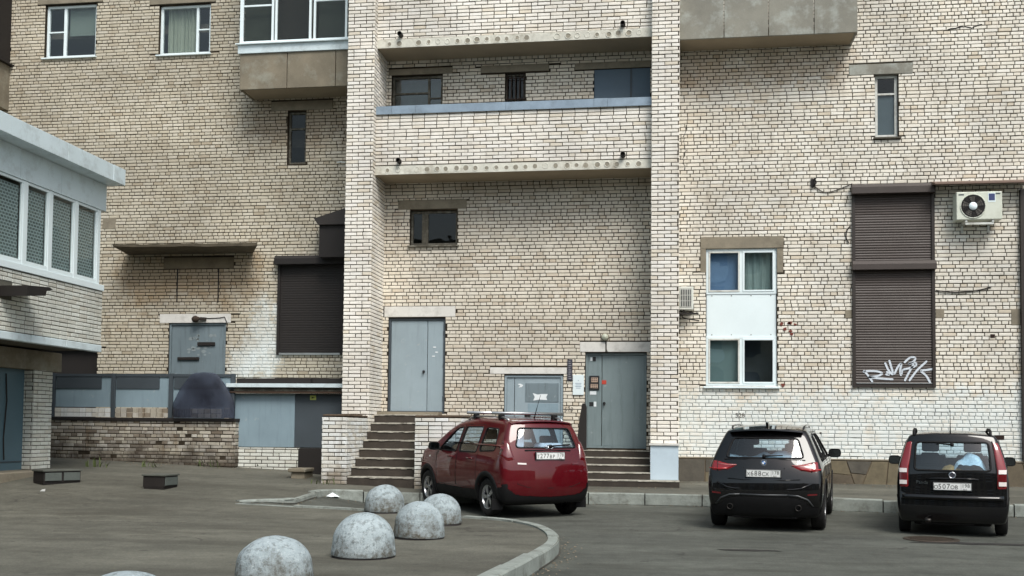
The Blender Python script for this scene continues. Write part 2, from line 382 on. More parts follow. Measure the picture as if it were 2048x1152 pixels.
def kerb(path, closed_left=True, step=1.0):
    "stones on the right-hand edge of the raised surface; the surface lies on the left of the path"
    base = MB(); pts = [Vector((x, y, 0)) for x, y in path]; d = [0]
    for a, b in zip(pts, pts[1:]): d.append(d[-1]+(b-a).length)
    def at(s):
        s = min(max(s, 0), d[-1])
        for i in range(len(pts)-1):
            if s <= d[i+1] or i == len(pts)-2:
                t = (s-d[i])/max(1e-6, d[i+1]-d[i]); p = pts[i].lerp(pts[i+1], t); tg = (pts[i+1]-pts[i]).normalized(); return p, tg
    root = None; stones = []
    n = int(d[-1]/step)
    for k in range(n):
        s0, s1 = d[-1]*k/n+.01, d[-1]*(k+1)/n-.01
        b = MB(); ring = []; q = 4; dz = random.uniform(-.014, .014); dn = random.uniform(-.012, .012)
        for j in range(q+1):
            p, tg = at(s0+(s1-s0)*j/q); nl = Vector((-tg.y, tg.x, 0))
            o_ = p-nl*(.02+dn); i_ = p+nl*(.135+dn); zt = zy(p.x, p.y)+.014+dz; zb = zr(p.x, p.y)-.06
            c = .018
            ring += [(o_.x, o_.y, min(zb, zt-.05)), (o_.x+nl.x*.006, o_.y+nl.y*.006, zt-c), (o_.x+nl.x*(c+.006), o_.y+nl.y*(c+.006), zt), (i_.x, i_.y, zt), (i_.x, i_.y, min(zb, zt-.05))]
        fs = [(j*5+a, j*5+a+1, (j+1)*5+a+1, (j+1)*5+a) for j in range(q) for a in range(4)]+[(0, 1, 2, 3, 4), tuple(q*5+a for a in (4, 3, 2, 1, 0))]
        b.add(ring, [f[::-1] for f in fs]); stones.append(b)
    # bedding strip under the stones
    bed = MB()
    for a, b in zip(path, path[1:]):
        t = (Vector(b)-Vector(a)).normalized(); nl = Vector((-t.y, t.x))
        q = [(Vector(a)-nl*.03), (Vector(b)-nl*.03), (Vector(b)+nl*.12), (Vector(a)+nl*.12)]
        bed.quad(*[(p.x, p.y, max(zr(p.x, p.y)+.008, min(zr(p.x, p.y)+.012, zy(p.x, p.y)-.02))) for p in q])
    r = bed.build('kerb', mat('kerb_bed', (70, 68, 62), .95)); tag(r, kind='structure')
    for b in stones: b.build('kerb_stone', M_kerb, r)
    return r
tag(kerb(isl), 'grey stone kerb curving round the raised corner with the domes')
tag(kerb(pav), 'long grey stone kerb along the pavement by the building')

# ================================================================ BRICKWORK
def brick_shape(w, h, t=.03, ch=.005, j=.0, rng=random):
    q = lambda: rng.uniform(-j, j)
    v = [(-w/2, 0, -h/2), (w/2, 0, -h/2), (w/2, 0, h/2), (-w/2, 0, h/2)]
    v += [(x+q(), -(t-ch), z+q()) for x, _, z in v[:4]]
    v += [((abs(x)-ch)*(1 if x > 0 else -1)+q(), -t+q()*.5, (abs(z)-ch)*(1 if z > 0 else -1)+q()) for x, _, z in v[:4]]
    f = []
    for r in (0, 4):
        f += [(r+i, r+(i+1) % 4, r+4+(i+1) % 4, r+4+i) for i in range(4)]
    f += [(8, 9, 10, 11)]
    return v, f
PROTO = {}
def proto(kind, m):
    k = (kind, m.name, random.randrange(5))
    if k not in PROTO:
        v, f = brick_shape(.247 if kind == 's' else .121, .061, .03, .006, .0022)
        me = bpy.data.meshes.new('brick'); me.from_pydata(v, [], f); me.materials.append(m); PROTO[k] = me
    return PROTO[k]
COURSE, JOINT = .0755, .0145
def brickwork(parent, axis, const, u0, u1, z0, z1, m, holes=(), seed=1, single=None, proud=.011, style='mix', sgn=1, cull=None, wob=.0022, drop=0.0):
    """bricks on the plane (axis 'Y': y=const facing -y | axis 'X': x=const facing +x when sgn=1, -x when -1).
    single(u,z) picks the bricks that become objects of their own; the rest are joined."""
    rng = random.Random(seed); b = MB(); org = ORG[parent.name]; nsing = 0
    k0 = math.floor(z0/COURSE); k1 = math.ceil(z1/COURSE)
    if axis == 'Y': T = lambda u, t, z: (u, const+t, z); rot = 0
    else: T = lambda u, t, z: (const-sgn*t, u, z); rot = R_(90)*sgn
    for k in range(k0, k1):
        za, zb = max(z0, k*COURSE+JOINT/2), min(z1, (k+1)*COURSE-JOINT/2)
        if zb-za < .02: continue
        if style == 'run': typ = 's'; off = (k % 2)*.13
        else:
            typ = 's' if k % 2 else 'h'; off = (.13 if (k//2) % 2 else 0) if k % 2 else .066
            if rng.random() < .22: typ = rng.choice('shm'); off = rng.choice([0, .065, .13])
            off += rng.uniform(0, .03)
        u = u0-off; ph = rng.uniform(0, 9)
        while u < u1:
            kind = typ if typ != 'm' else rng.choice('sh')
            if rng.random() < .04: kind = 'h' if kind == 's' else 's'
            L = (.247 if kind == 's' else .1165)+rng.uniform(-.004, .004); a, e = u+JOINT/2*rng.uniform(.6, 1.3), u+L+JOINT/2; u += L+JOINT
            a, e = max(a, u0), min(e, u1)
            if e-a < .03: continue
            spans = [(a, e)]; zz0, zz1 = za, zb
            for (h0, h1, hz0, hz1) in holes:
                ov = min(zz1, hz1)-max(zz0, hz0)
                if ov <= .004: continue
                if ov < .03 and ov < zz1-zz0-.02:      # trim the course instead
                    if any(s0 < h1 and s1 > h0 for s0, s1 in spans):
                        if hz0 > zz0: zz1 = min(zz1, hz0-.004)
                        else: zz0 = max(zz0, hz1+.004)
                    continue
                ns = []
                for s0, s1 in spans:
                    if s1 <= h0 or s0 >= h1: ns.append((s0, s1)); continue
                    if h0-s0 > .02: ns.append((s0, h0-.004))
                    if s1-h1 > .02: ns.append((h1+.004, s1))
                spans = ns
            for s0, s1 in spans:
                if s1-s0 < .03: continue
                uc, zc = (s0+s1)/2, (zz0+zz1)/2
                if cull and cull(uc, zc): continue
                if drop and rng.random() < drop: continue
                ww, hh = s1-s0, zz1-zz0
                dz = wob*math.sin(uc*1.7+ph)*.8+rng.uniform(-.0016, .0016); dt = -proud+rng.uniform(-.003, .003)
                if rng.random() < .004: dt += .006
                if single and zz0 == za and zz1 == zb and single(uc, zc) and nsing < 300:
                    kd = 's' if ww > .18 else 'h'
                    o = bpy.data.objects.new('brick', proto(kd, m)); COL.objects.link(o)
                    o.parent = parent; p = Vector(T(uc, dt+.03, zc+dz))-org
                    o.location = p; o.rotation_euler = (0, 0, rot); o.scale = (ww/(.247 if kd == 's' else .121), 1, hh/.061); nsing += 1
                else:
                    v, f = brick_shape(ww, hh, .03, .006, .0022, rng)
                    b.add([T(uc+x, dt+.03+y, zc+dz+z) if axis == 'Y' else T(uc+sgn*x, dt+.03+y, zc+dz+z) for x, y, z in v], f)
    if b.f:
        o = b.build('brick_courses', m, parent); o['kind'] = 'stuff'
    return nsing
def wall_face(name, parent, axis, const, u0, u1, z0, z1, m, holes=(), reveal=.22, sgn=1, rm=None):
    "mortar backing with real openings"
    b = MB(); us = sorted({u0, u1, *[min(max(h[i], u0), u1) for h in holes for i in (0, 1)]}); zs = sorted({z0, z1, *[min(max(h[i], z0), z1) for h in holes for i in (2, 3)]})
    T = (lambda u, t, z: (u, const+t, z)) if axis == 'Y' else (lambda u, t, z: (const-sgn*t, u, z))
    for a, e in zip(us, us[1:]):
        for c, d in zip(zs, zs[1:]):
            um, zm = (a+e)/2, (c+d)/2
            if any(h[0] < um < h[1] and h[2] < zm < h[3] for h in holes): continue
            b.quad(T(a, 0, c), T(e, 0, c), T(e, 0, d), T(a, 0, d))
    for h in holes:
        a, e, c, d = h[:4]; r = reveal
        b.quad(T(a, 0, c), T(a, 0, d), T(a, r, d), T(a, r, c)); b.quad(T(e, 0, d), T(e, 0, c), T(e, r, c), T(e, r, d))
        b.quad(T(a, 0, d), T(e, 0, d), T(e, r, d), T(a, r, d)); b.quad(T(e, 0, c), T(a, 0, c), T(a, r, c), T(e, r, c))
    return b.build(name, m, parent)

# ================================================================ APARTMENT BUILDING
B = empty('apartment_building', (-3, 22.2, .4), 'large pale brick apartment building with loggias, piers and metal doors filling the view', 'building')
XLP0, XLP1 = W(690, 500, Yp).x, W(742, 500, Yp).x        # left pier
XRP0, XRP1 = W(1303, 500, Yp).x, W(1357, 500, Yp).x      # right pier
ZT = 12.2
# openings, measured from the photograph on their wall planes
h_w1 = rect(90, 8, 192, 114, Yl); h_w2 = rect(318, 8, 421, 108, Yl)
h_slit_l = rect(575, 222, 612, 328, Yl); h_door_l = rect(336, 646, 450, 850, Yl)
h_shut_l = rect(556, 516, 684, 708, Yl); h_pass = (W(60, 800, Yl).x, W(193, 760, Yl).x, .3, W(150, 694, Yl).z)
l_lin = rect(320, 628, 462, 646, Yl); l_lin_slit = rect(543, 202, 666, 220, Yl); l_lin_can = rect(328, 515, 468, 537, Yl)
l_lin1 = rect(76, -8, 206, 7, Yl); l_lin2 = rect(300, -8, 432, 7, Yl)
holesL = [h_w1, h_w2, h_slit_l, h_door_l, h_shut_l, h_pass]
linL = [l_lin, l_lin_slit, l_lin_can, l_lin1, l_lin2]
h_sw = rect(820, 420, 915, 490, Yw); h_dl = rect(776, 636, 890, 827, Yw); h_mid = rect(1008, 750, 1126, 905, Yw)
h_ent = rect(1170, 705, 1293, 897, Yw)
h_lg1 = rect(783, 150, 885, 240, Yw); h_lg2 = rect(1010, 146, 1051, 230, Yw); h_lg3 = rect(1188, 137, 1300, 260, Yw)
l_sw = rect(797, 400, 933, 418, Yw); l_dl = rect(769, 613, 911, 634, Yw); l_mid = rect(980, 735, 1134, 748, Yw); l_ent = rect(1160, 684, 1301, 704, Yw)
l_lg1 = rect(778, 137, 905, 149, Yw); l_lg2 = rect(962, 130, 1098, 144, Yw); l_lg3 = rect(1150, 124, 1302, 137, Yw)
holesB = [h_sw, h_dl, h_mid, h_ent, h_lg1, h_lg2, h_lg3]; linB = [l_sw, l_dl, l_mid, l_ent, l_lg1, l_lg2, l_lg3]
h_ww = rect(1412, 497, 1554, 772, Yw); h_ns = rect(1750, 148, 1797, 274, Yw); h_rs = rect(1708, 384, 1866, 772, Yw)
h_far = (W(2046, 600, Yw).x, 9.4, W(2046, 700, Yw).z-2.3, W(2046, 385, Yw).z)
l_ww = rect(1401, 474, 1567, 497, Yw); l_ns = rect(1698, 128, 1825, 149, Yw)
c_wwl = rect(1401, 497, 1412, 545, Yw); c_wwr = rect(1554, 497, 1566, 545, Yw)
holesR = [h_ww, h_ns, h_rs, h_far]; linR = [l_ww, l_ns, c_wwl, c_wwr]
zpl = W(1500, 918, Yw).z                                  # top of the stone plinth
XR1 = 13.0
wall_face('wall', B, 'Y', Yl, -18, XLP0, 0, 16, M_mort_l, holesL)
wall_face('wall', B, 'Y', Yw, XLP1, XRP0, 0, 16, M_mort, holesB)
wall_face('wall', B, 'Y', Yw, XRP1, XR1, 0, 16, M_mort_r, holesR)
pick_r = lambda u, z: .15 < u < 2.2 and zpl < z < 1.75
def holes_plus(hs): return [(a-.0, b+.0, c, d) for a, b, c, d in hs]
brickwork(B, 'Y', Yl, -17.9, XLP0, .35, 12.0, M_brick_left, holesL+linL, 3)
brickwork(B, 'Y', Yw, XLP1, XRP0, .4, 12.0, M_brick_back, holesB+linB, 5)
brickwork(B, 'Y', Yw, XRP1, XR1, zpl, 11.6, M_brick_right, holesR+linR, 7, single=pick_r, cull=lambda u, z: u > 12.4)
for (a, e) in ((XLP0, XLP1), (XRP0, XRP1)):
    b = MB().box(a, e, Yp, Yw+.3 if a > -3 else Yl+.3, 0, 16); b.build('pier', M_mort, B)
    brickwork(B, 'Y', Yp, a-.011, e+.011, .42, 11.6, M_brick_pier, [] if a < -3 else [(a-.1, e+.1, 0, W(1330, 889, Yp).z)], 11 if a < -3 else 12, style='run', single=(lambda u, z: 1.2 < z < 3.2))
    brickwork(B, 'X', e, Yp, Yw, .42, 11.6, M_brick_pier, [], 21, style='run')
    brickwork(B, 'X', a, Yp, Yw, .42, 11.6, M_brick_pier, [], 22, style='run', sgn=-1)
# closed core behind the walls so that rooms stay dark
MB().box(-18, XR1, Yl+3.0, Yl+9, 0, 16).box(-18.2, -18, Yl-.01, Yl+9, 0, 16).box(XR1, XR1+.2, Yw, Yl+9, 0, 16).box(-18, XR1, Yl+.01, Yl+9, 16, 16.2).build('core', M_room, B)
fl = MB()
for z in (.25, 2.95, 5.4, 8.1, 10.9, 13.6): fl.box(-17.9, XR1-.1, Yl+.32, Yl+3, z-.2, z)
fl.box(-17.9, -6.8, Yl+.3, Yl+.34, 4.9, 5.1); fl.build('floor_slab', M_room, B)

def lintel(r, Y, m, d=.02, e=.0):
    return MB().box(r[0], r[1], Y-d, Y+.16, r[2], r[3]).build('lintel', m, B, bevel=.008)
for r, mm in zip(linL, (M_lintel_w, M_conc, mat('sooty_concrete', (118, 106, 86), .95, var=.25, scale=4), M_conc, M_conc)): lintel(r, Yl, mm)
for r, mm in zip(linB, (M_conc, M_lintel_w, M_lintel_w, None, M_conc, M_conc, M_conc)):
    if mm: lintel(r, Yw, mm)
xm = W(1212, 690, Yw).x
lintel((l_ent[0], xm-.012, *l_ent[2:]), Yw, M_lintel_w); lintel((xm+.012, l_ent[1], *l_ent[2:]), Yw, M_lintel_w)
lintel((l_ww[0], l_ww[1], l_ww[2], l_ww[3]), Yw, M_conc); lintel(l_ns, Yw, M_conc_grey)
for r in (c_wwl, c_wwr): MB().box(r[0], r[1], Yw-.016, Yw+.1, r[2], r[3]).build('render_patch', M_conc, B)
# bricked-up opening outline under the canopy and a small patch of render at the annex
for px in (355, 437):
    a = rect(px-1.2, 538, px+1.2, 605, Yl); MB().box(a[0], a[1], Yl-.014, Yl, a[2], a[3]).build('joint_crack', M_black, B)
a = rect(206, 437, 232, 458, Yl); MB().box(a[0], a[1], Yl-.018, Yl+.1, a[2], a[3]).build('lintel', M_conc, B, bevel=.006)

# ---- windows
def frame_bars(b, x0, x1, z0, z1, y, fwid, dep, mull=(), trans=()):
    b.box(x0, x1, y, y+dep, z1-fwid, z1); b.box(x0, x1, y, y+dep, z0, z0+fwid)
    b.box(x0, x0+fwid, y, y+dep, z0+fwid, z1-fwid); b.box(x1-fwid, x1, y, y+dep, z0+fwid, z1-fwid)
    for t, wd in mull: xm = x0+(x1-x0)*t; b.box(xm-wd/2, xm+wd/2, y+.003, y+dep-.003, z0+fwid, z1-fwid)
    for (t0, t1, t, wd) in trans:
        zm = z0+(z1-z0)*t; b.box(x0+(x1-x0)*t0+(fwid if t0 == 0 else 0), x0+(x1-x0)*t1-(fwid if t1 == 1 else 0), y+.006, y+dep-.006, zm-wd/2, zm+wd/2)
def window(h, Y, mull=(), trans=(), fwid=.06, rec=.08, m=M_pvc, gm=M_glass, sill=True, sm_=None, dep=.07, curtains=(), name='window', label=None):
    x0, x1, z0, z1 = h
    b = MB(); frame_bars(b, x0+.004, x1-.004, z0+.004, z1-.004, Y+rec, fwid, dep, mull, trans)
    f = b.build(name, m, B, bevel=.006, label=label)
    cuts = [0]+[t for t, _ in mull]+[1]
    for a, e in zip(cuts, cuts[1:]):
        MB().box(x0+(x1-x0)*a+.015, x0+(x1-x0)*e-.015, Y+rec+dep*.5-.004, Y+rec+dep*.5+.004, z0+.02, z1-.02).build('pane', gm, f)
    if sill: MB().box(x0-.04, x1+.04, Y-.07, Y+rec+.01, z0-.045, z0-.012).build('sill', sm_ or m, f, bevel=.005)
    for (a, e, c, d, mm, y) in curtains:
        cb = MB(); n = 28; X0, X1 = x0+(x1-x0)*a, x0+(x1-x0)*e; Z0, Z1 = z0+(z1-z0)*c, z0+(z1-z0)*d
        amp = .025 if mm is M_curtain else 0
        for i in range(n):
            p, q = X0+(X1-X0)*i/n, X0+(X1-X0)*(i+1)/n
            ya, yb = Y+rec+y+amp*math.sin(i*1.9+.3*math.sin(i*.7)), Y+rec+y+amp*math.sin((i+1)*1.9+.3*math.sin((i+1)*.7))
            cb.quad((p, ya, Z0), (q, yb, Z0), (q, yb, Z1), (p, ya, Z1))
        cb.build('curtain' if mm is M_curtain else 'blind', mm, f, smooth=amp > 0)
    return f
window(h_w1, Yl, [(.36, .07)], [(0, .36, .5, .035)], curtains=[(.4, 1, .45, 1, M_blind, .12)])
window(h_w2, Yl, [(.72, .06)], [(.72, 1, .5, .035)], curtains=[(.1, .7, 0, 1, M_curtain, .14)])
window(h_slit_l, Yl, [], [(0, 1, .68, .04)], fwid=.05, m=M_wood_old, gm=M_glass_dk, sill=False)
window(h_ns, Yw, [], [(0, 1, .7, .04)], fwid=.06, m=M_pvc_old, gm=M_glass_dk, sm_=M_wood_old, curtains=[(0.1, .9, .02, .7, mat('frosted_sheet', (150, 168, 178), .6, var=.06), .05)])
window(h_sw, Yw, [(.3, .14)], [], fwid=.05, m=M_wood_old, gm=M_glass_dk, sm_=M_wood_old)
def bars(f, x0, x1, z0, z1, y, n, hz=()):
    b = MB()
    for i in range(n):
        x = x0+(x1-x0)*(i+.5)/n; b.tube([(x, y, z0), (x, y, z1)], .011, 6)
    for z in hz: b.tube([(x0, y-.01, z), (x1, y-.01, z)], .012, 6)
    return b.build('grille', M_rust, f)
f = window(h_lg1, Yw, [(.72, .05)], [(0, .72, .62, .04), (0, .72, .3, .03), (.72, 1, .5, .03)], fwid=.05, m=M_wood_old, gm=M_glass, sill=False, curtains=[(0, 1, .05, 1, mat('dim_drape', (96, 108, 106), .9, var=.2), .3)])
f = window(h_lg2, Yw, [], [(0, 1, .4, .03)], fwid=.04, m=M_wood_old, gm=M_glass_dk, sill=False)
bars(f, h_lg2[0], h_lg2[1], h_lg2[2], h_lg2[3], Yw+.04, 5, (h_lg2[2]+.35, h_lg2[3]-.1))
# blue sheet-metal screen in the loggia
b = MB().box(h_lg3[0]+.003, h_lg3[1]+.02, Yw+.02, Yw+.06, h_lg3[2], h_lg3[3]-.003)
f = b.build('loggia_door', mat('loggia_blue', (76, 94, 108), .5, var=.1), B)
for px in (1186, 1262): x = W(px, 170, Yw).x; MB().box(x-.02, x+.02, Yw+.0, Yw+.019, h_lg3[2], h_lg3[3]-.01).build('door_stile', M_slate, f)
# tall white double window with the blank panel between
x0, x1, z0, z1 = h_ww
zA, zB = W(1480, 588, Yw).z, W(1480, 672, Yw).z
b = MB(); frame_bars(b, x0, x1, zA, z1, Yw+.03, .055, .08, [(.5, .07)]); F = b.build('window', M_pvc, B, bevel=.006, label='tall white plastic double window with blank white panel between the panes')
b = MB(); frame_bars(b, x0, x1, z0, zB, Yw+.03, .055, .08, [(.5, .07)]); b.build('lower_frame', M_pvc, F, bevel=.006)
MB().box(x0+.01, x1-.01, Yw+.045, Yw+.1, zB+.002, zA-.002).build('blank_panel', M_pvc, F, bevel=.004)
s = MB()
for z in (zA-.03, zB+.03):
    for k in range(4): x = x0+.12+(x1-x0-.24)*k/3; s.lathe([(0, -.004), (.012, -.004), (.012, .0)], 8, Matrix.Translation((x, Yw+.04, z)) @ Matrix.Rotation(R_(90), 4, 'X'))
s.build('screw_caps', M_conc_grey, F)['kind'] = 'stuff'
MB().box(x0-.05, x1+.05, Yw-.08, Yw+.03, z0-.05, z0-.012).build('sill', M_pvc, F, bevel=.005)
for (c, d, kind) in ((zA, z1, 0), (z0, zB, 1)):
    for s_ in (0, 1):
        a, e = (x0+.05, (x0+x1)/2-.03) if s_ == 0 else ((x0+x1)/2+.03, x1-.05)
        q = MB(); frame_bars(q, a, e, c+.05, d-.05, Yw+.018, .035, .05); q.build('sash', M_pvc if s_ else M_pvc_old, F, bevel=.004)
        MB().box(a+.02, e-.02, Yw+.04, Yw+.048, c+.07, d-.07).build('pane', M_glass_hz, F)
        if (kind, s_) == (0, 0): MB().quad((a, Yw+.16, c), (e, Yw+.16, c), (e, Yw+.16, d), (a, Yw+.16, d)).build('blind', mat('sky_reflex_blue', (120, 142, 172), .8, var=.1), F)  # blue sheet paints the sky's reflection in this pane
        if (kind, s_) == (1, 0): MB().quad((a, Yw+.16, c), (e, Yw+.16, c), (e, Yw+.16, d), (a, Yw+.16, d)).build('blind', mat('pale_blind', (128, 142, 138), .8, var=.05), F)
        if (kind, s_) == (1, 1): MB().quad((a, Yw+.5, c), (e, Yw+.5, c), (e, Yw+.5, d), (a, Yw+.5, d)).build('blind', mat('dim_reflex', (74, 76, 80), .8, var=.3, scale=3), F)  # dull sheet added to stand for the reflection in this dark pane
        if (kind, s_) == (0, 1):
            cb = MB(); n = 16
            for i in range(n):
                p, q2 = a+(e-a)*i/n, a+(e-a)*(i+1)/n; ya, yb = Yw+.2+.02*math.sin(i*1.7), Yw+.2+.02*math.sin((i+1)*1.7)
                cb.quad((p, ya, c), (q2, yb, c), (q2, yb, d), (p, ya, d))
            cb.build('curtain', mat('sheer_curtain', (160, 168, 160), .9, var=.2, scale=5, stretch=(6, 6, .5)), F, smooth=True)

# ---- doors
def door(h, Y, m, split, rec=.1, name='door', label=None, hand=None, fm=None):
    x0, x1, z0, z1 = h
    b = MB(); frame_bars(b, x0+.003, x1-.003, z0+.003, z1-.003, Y+rec-.03, .045, .08)
    f = b.build(name, fm or m, B, bevel=.004, label=label); cuts = [0]+list(split)+[1]
    for a, e in zip(cuts, cuts[1:]):
        MB().box(x0+(x1-x0)*a+(.05 if a == 0 else .006), x0+(x1-x0)*e-(.05 if e == 1 else .006), Y+rec, Y+rec+.05, z0+.05, z1-.05).build('leaf', m, f, bevel=.006)
    for zz in (.16, .5, .84):
        z_ = z0+(z1-z0)*zz; MB().tube([(x1-.045, Y+rec-.012, z_-.05), (x1-.045, Y+rec-.012, z_+.05)], .013, 8).build('hinge', fm or m, f)
    if hand:
        hx, hz = x0+(x1-x0)*hand[0], z0+(z1-z0)*hand[1]
        q = MB().lathe([(0, -.03), (.022, -.03), (.03, -.02), (.03, 0)], 14, Matrix.Translation((hx, Y+rec, hz)) @ Matrix.Rotation(R_(90), 4, 'X') @ Matrix.Scale(-1, 4, (0, 0, 1)))
        q.box(hx-.012, hx+.012, Y+rec-.05, Y+rec-.03, hz-.05, hz+.01); q.build('handle', M_dkplastic, f)
    return f
D1 = door(h_dl, Yw, M_blue, [.68], rec=.06, label='pale blue-grey double metal door at the head of the left steps', hand=(.62, .44), fm=M_slate)
b = MB()
for px, py in ((868, 694), (872, 704), (866, 712)): p = W(px, py, Yw); b.box(p.x-.03, p.x+.03, Yw+.054, Yw+.058, p.z-.012, p.z+.012)
b.build('paper_scraps', M_paper, D1)['kind'] = 'stuff'
D2 = door(h_ent, Yw, M_green_d, [.27], rec=.1, label='grey-green metal entrance door with intercom on the narrow leaf', hand=(.31, .47))
def onwall(px0, py0, px1, py1, y0, y1, name, m, parent, **k):
    r = rect(px0, py0, px1, py1, Yw); return MB().box(r[0], r[1], y0, y1, r[2], r[3]).build(name, m, parent, **k)
yd = Yw+.1
ic = onwall(1178, 751, 1198, 779, yd-.03, yd, 'intercom', M_dkplastic, D2, bevel=.004)
onwall(1182, 755, 1195, 764, yd-.036, yd-.03, 'screen', mat('intercom_face', (196, 170, 150), .6), D2); onwall(1181, 768, 1195, 776, yd-.036, yd-.03, 'keypad', mat('intercom_face', (196, 170, 150), .6), D2)
b = MB()
for py in (757, 761, 770, 774):
    for px in (1184, 1188, 1192): p = W(px, py, Yw); b.box(p.x-.012, p.x+.012, yd-.041, yd-.036, p.z-.011, p.z+.011)
b.build('buttons', M_dkplastic, D2)['kind'] = 'stuff'
for a in ((1180, 714, 1184, 721, M_paper), (1185, 713, 1191, 722, M_dkplastic), (1179, 782, 1192, 789, M_paper), (1178, 804, 1186, 812, M_dkplastic), (1187, 803, 1192, 813, M_paper), (1203, 760, 1212, 768, mat('red_sticker', (190, 70, 56), .6))):
    onwall(*a[:4], yd-.006, yd, 'sticker', a[4], D2)
# middle service door with faded notices
D3 = door(h_mid, Yw, M_blue, [.17], rec=.05, label='pale blue service door with a darker panel, mostly hidden by the red car')
pn = onwall(1050, 766, 1117, 804, Yw+.04, Yw+.05, 'dark_panel', M_blue_d, D3, bevel=.004)
onwall(1055, 807, 1116, 832, Yw+.042, Yw+.05, 'pale_panel', M_blue_p, D3)
p = [W(x, y, Yw) for x, y in ((1065, 786), (1075, 789), (1083, 788), (1095, 788), (1092, 794), (1094, 800), (1079, 799), (1066, 801), (1069, 794))]
MB().prism([(q.x, Yw+.037, q.z) for q in p], (0, .003, 0)).build('torn_paper', M_paper, D3)
p = [W(x, y, Yw) for x, y in ((1034, 768), (1040, 767), (1046, 770), (1043, 774), (1036, 775), (1040, 771))]
MB().prism([(q.x, Yw+.046, q.z) for q in p], (0, .003, 0)).build('sticker', M_paper, D3)
# battered door of the left wing
D4 = door(h_door_l, Yl, M_blue_d, [], rec=.05, label='battered blue-grey steel door with welded dark strips', fm=M_blue_d)
for (a, c, e, d) in ((354, 714, 397, 720), (394, 684, 429, 691)):
    r = rect(a, c, e, d, Yl); MB().box(r[0], r[1], Yl+.01, Yl+.05, r[2], r[3]).build('welded_strip', M_black, D4, bevel=.008)
r = rect(372, 662, 428, 710, Yl); bm_ = MB()
for k in range(26):
    x = random.uniform(r[0], r[1]); z = random.uniform(r[2], r[3]); s = random.uniform(.015, .07)
    bm_.prism([(x+s*math.cos(t)*random.uniform(.6, 1.2), Yl+.0475, z+s*.7*math.sin(t)*random.uniform(.6, 1.2)) for t in [i*.9 for i in range(7)]], (0, .002, 0))
bm_.build('flaked_paint', mat('flaked', (134, 144, 146), .7, var=.2), D4)['kind'] = 'stuff'

MB().box(h_pass[0]+.01, h_pass[1]-.002, Yl+.15, Yl+.2, h_pass[2], h_pass[3]-.002).build('passage_shade', M_black, B, label='near-black panel standing for the shade in the passage beside the annex')  # near-black panel put in as the shade of the passage
# ---- roller shutters
def shutter(x0, x1, z0, z1, Y, m, parent, pitch=.045, name='curtain', amp=1.0):
    b = MB(); n = int((z1-z0)/pitch)
    for i in range(n):
        z = z0+(z1-z0)*i/n; h = (z1-z0)/n; k_ = amp*random.uniform(.75, 1.2); pr = [(0, .0), (-.010*k_, h*.25), (-.011*k_, h*.6), (-.002*k_, h*.93), (0, h)]
        for (ya, a), (yb, c) in zip(pr, pr[1:]):
            b.quad((x0, Y+ya, z+a), (x1, Y+ya, z+a), (x1, Y+yb, z+c), (x0, Y+yb, z+c))
    o = b.build(name, m, parent); return o
def housing(x0, x1, z0, z1, y0, y1, m, parent, name='housing'):
    pts = [(x0, y1, z0), (x0, y0, z0), (x0, y0, z1-.07), (x0, y0+.05, z1), (x0, y1, z1)]
    return MB().prism(pts, (x1-x0, 0, 0)).build(name, m, parent, bevel=.004)
rs = rect(1705, 370, 1868, 775, Yw); zmid0, zmid1 = W(1787, 541, Yw).z, W(1787, 523, Yw).z
S1 = housing(rs[0]-.03, rs[1]+.0, rs[3]-.2, rs[3], Yw-.2, Yw-.021, M_shut, B, 'roller_shutter'); S1['label'] = 'tall brown roller shutter in two tiers with white graffiti'
for a, e in ((rs[0]-.01, rs[0]+.05), (rs[1]-.05, rs[1]+.01)): MB().box(a, e, Yw-.06, Yw+.02, rs[2], rs[3]-.201).build('guide_rail', M_brown, S1)
MB().box(rs[0]+.051, rs[1]-.051, Yw-.05, Yw, rs[2], rs[2]+.06).build('bottom_bar', M_brown, S1); MB().box(rs[0]+.06, rs[1]-.06, Yw-.062, Yw-.05, rs[2]+.075, rs[2]+.09).build('pale_strip', M_steel, S1)
shutter(rs[0]+.05, rs[1]-.05, rs[2]+.06, zmid0, Yw-.02, M_shut, S1, .052); shutter(rs[0]+.05, rs[1]-.05, zmid1, rs[3]-.19, Yw-.02, M_shut, S1, .052)
housing(rs[0]-.02, rs[1]+.02, zmid0, zmid1, Yw-.17, Yw-.021, M_shut, S1)
# the tag sprayed on it
def zp(x, y): p = W(1340+x/2.88, 380+y/2.88, Yw-.04); return Vector((p.x, Yw-.036, p.z))
strokes = [[(1118, 1042), (1138, 1064), (1165, 1103)], [(1116, 1046), (1150, 1042), (1196, 1045), (1222, 1056), (1200, 1070), (1148, 1078)], [(1148, 1078), (1215, 1086), (1282, 1090)],
           [(1246, 1062), (1264, 1064), (1250, 1048)], [(1240, 998), (1258, 1036), (1280, 1062)], [(1264, 984), (1278, 1030), (1290, 1060), (1312, 1020), (1332, 1000), (1326, 1040), (1330, 1066)],
           [(1352, 992), (1384, 965), (1412, 966), (1405, 986), (1374, 1002), (1412, 994), (1416, 1012), (1380, 1026), (1342, 1036), (1334, 1058)],
           [(1354, 1096), (1374, 1056), (1402, 1008)], [(1380, 1096), (1422, 1040), (1477, 988)], [(1446, 1040), (1480, 1036), (1517, 1030)], [(1446, 1045), (1476, 1070), (1498, 1108)]]
b = MB()
for st in strokes:
    pts = catmull([tuple(zp(*q)) for q in st], 5); L = len(pts); wd = .02
    for i in range(L-1):
        a, e = Vector(pts[i]), Vector(pts[i+1]); t = (e-a).normalized(); n_ = Vector((-t.z, 0, t.x))*wd
        b.quad(a-n_, e-n_, e+n_, a+n_)
    for q in (pts[0], pts[-1]):
        b.add([Vector(q)+Vector((wd*math.cos(k*.785), -.001, wd*math.sin(k*.785))) for k in range(8)], [tuple(range(8))])
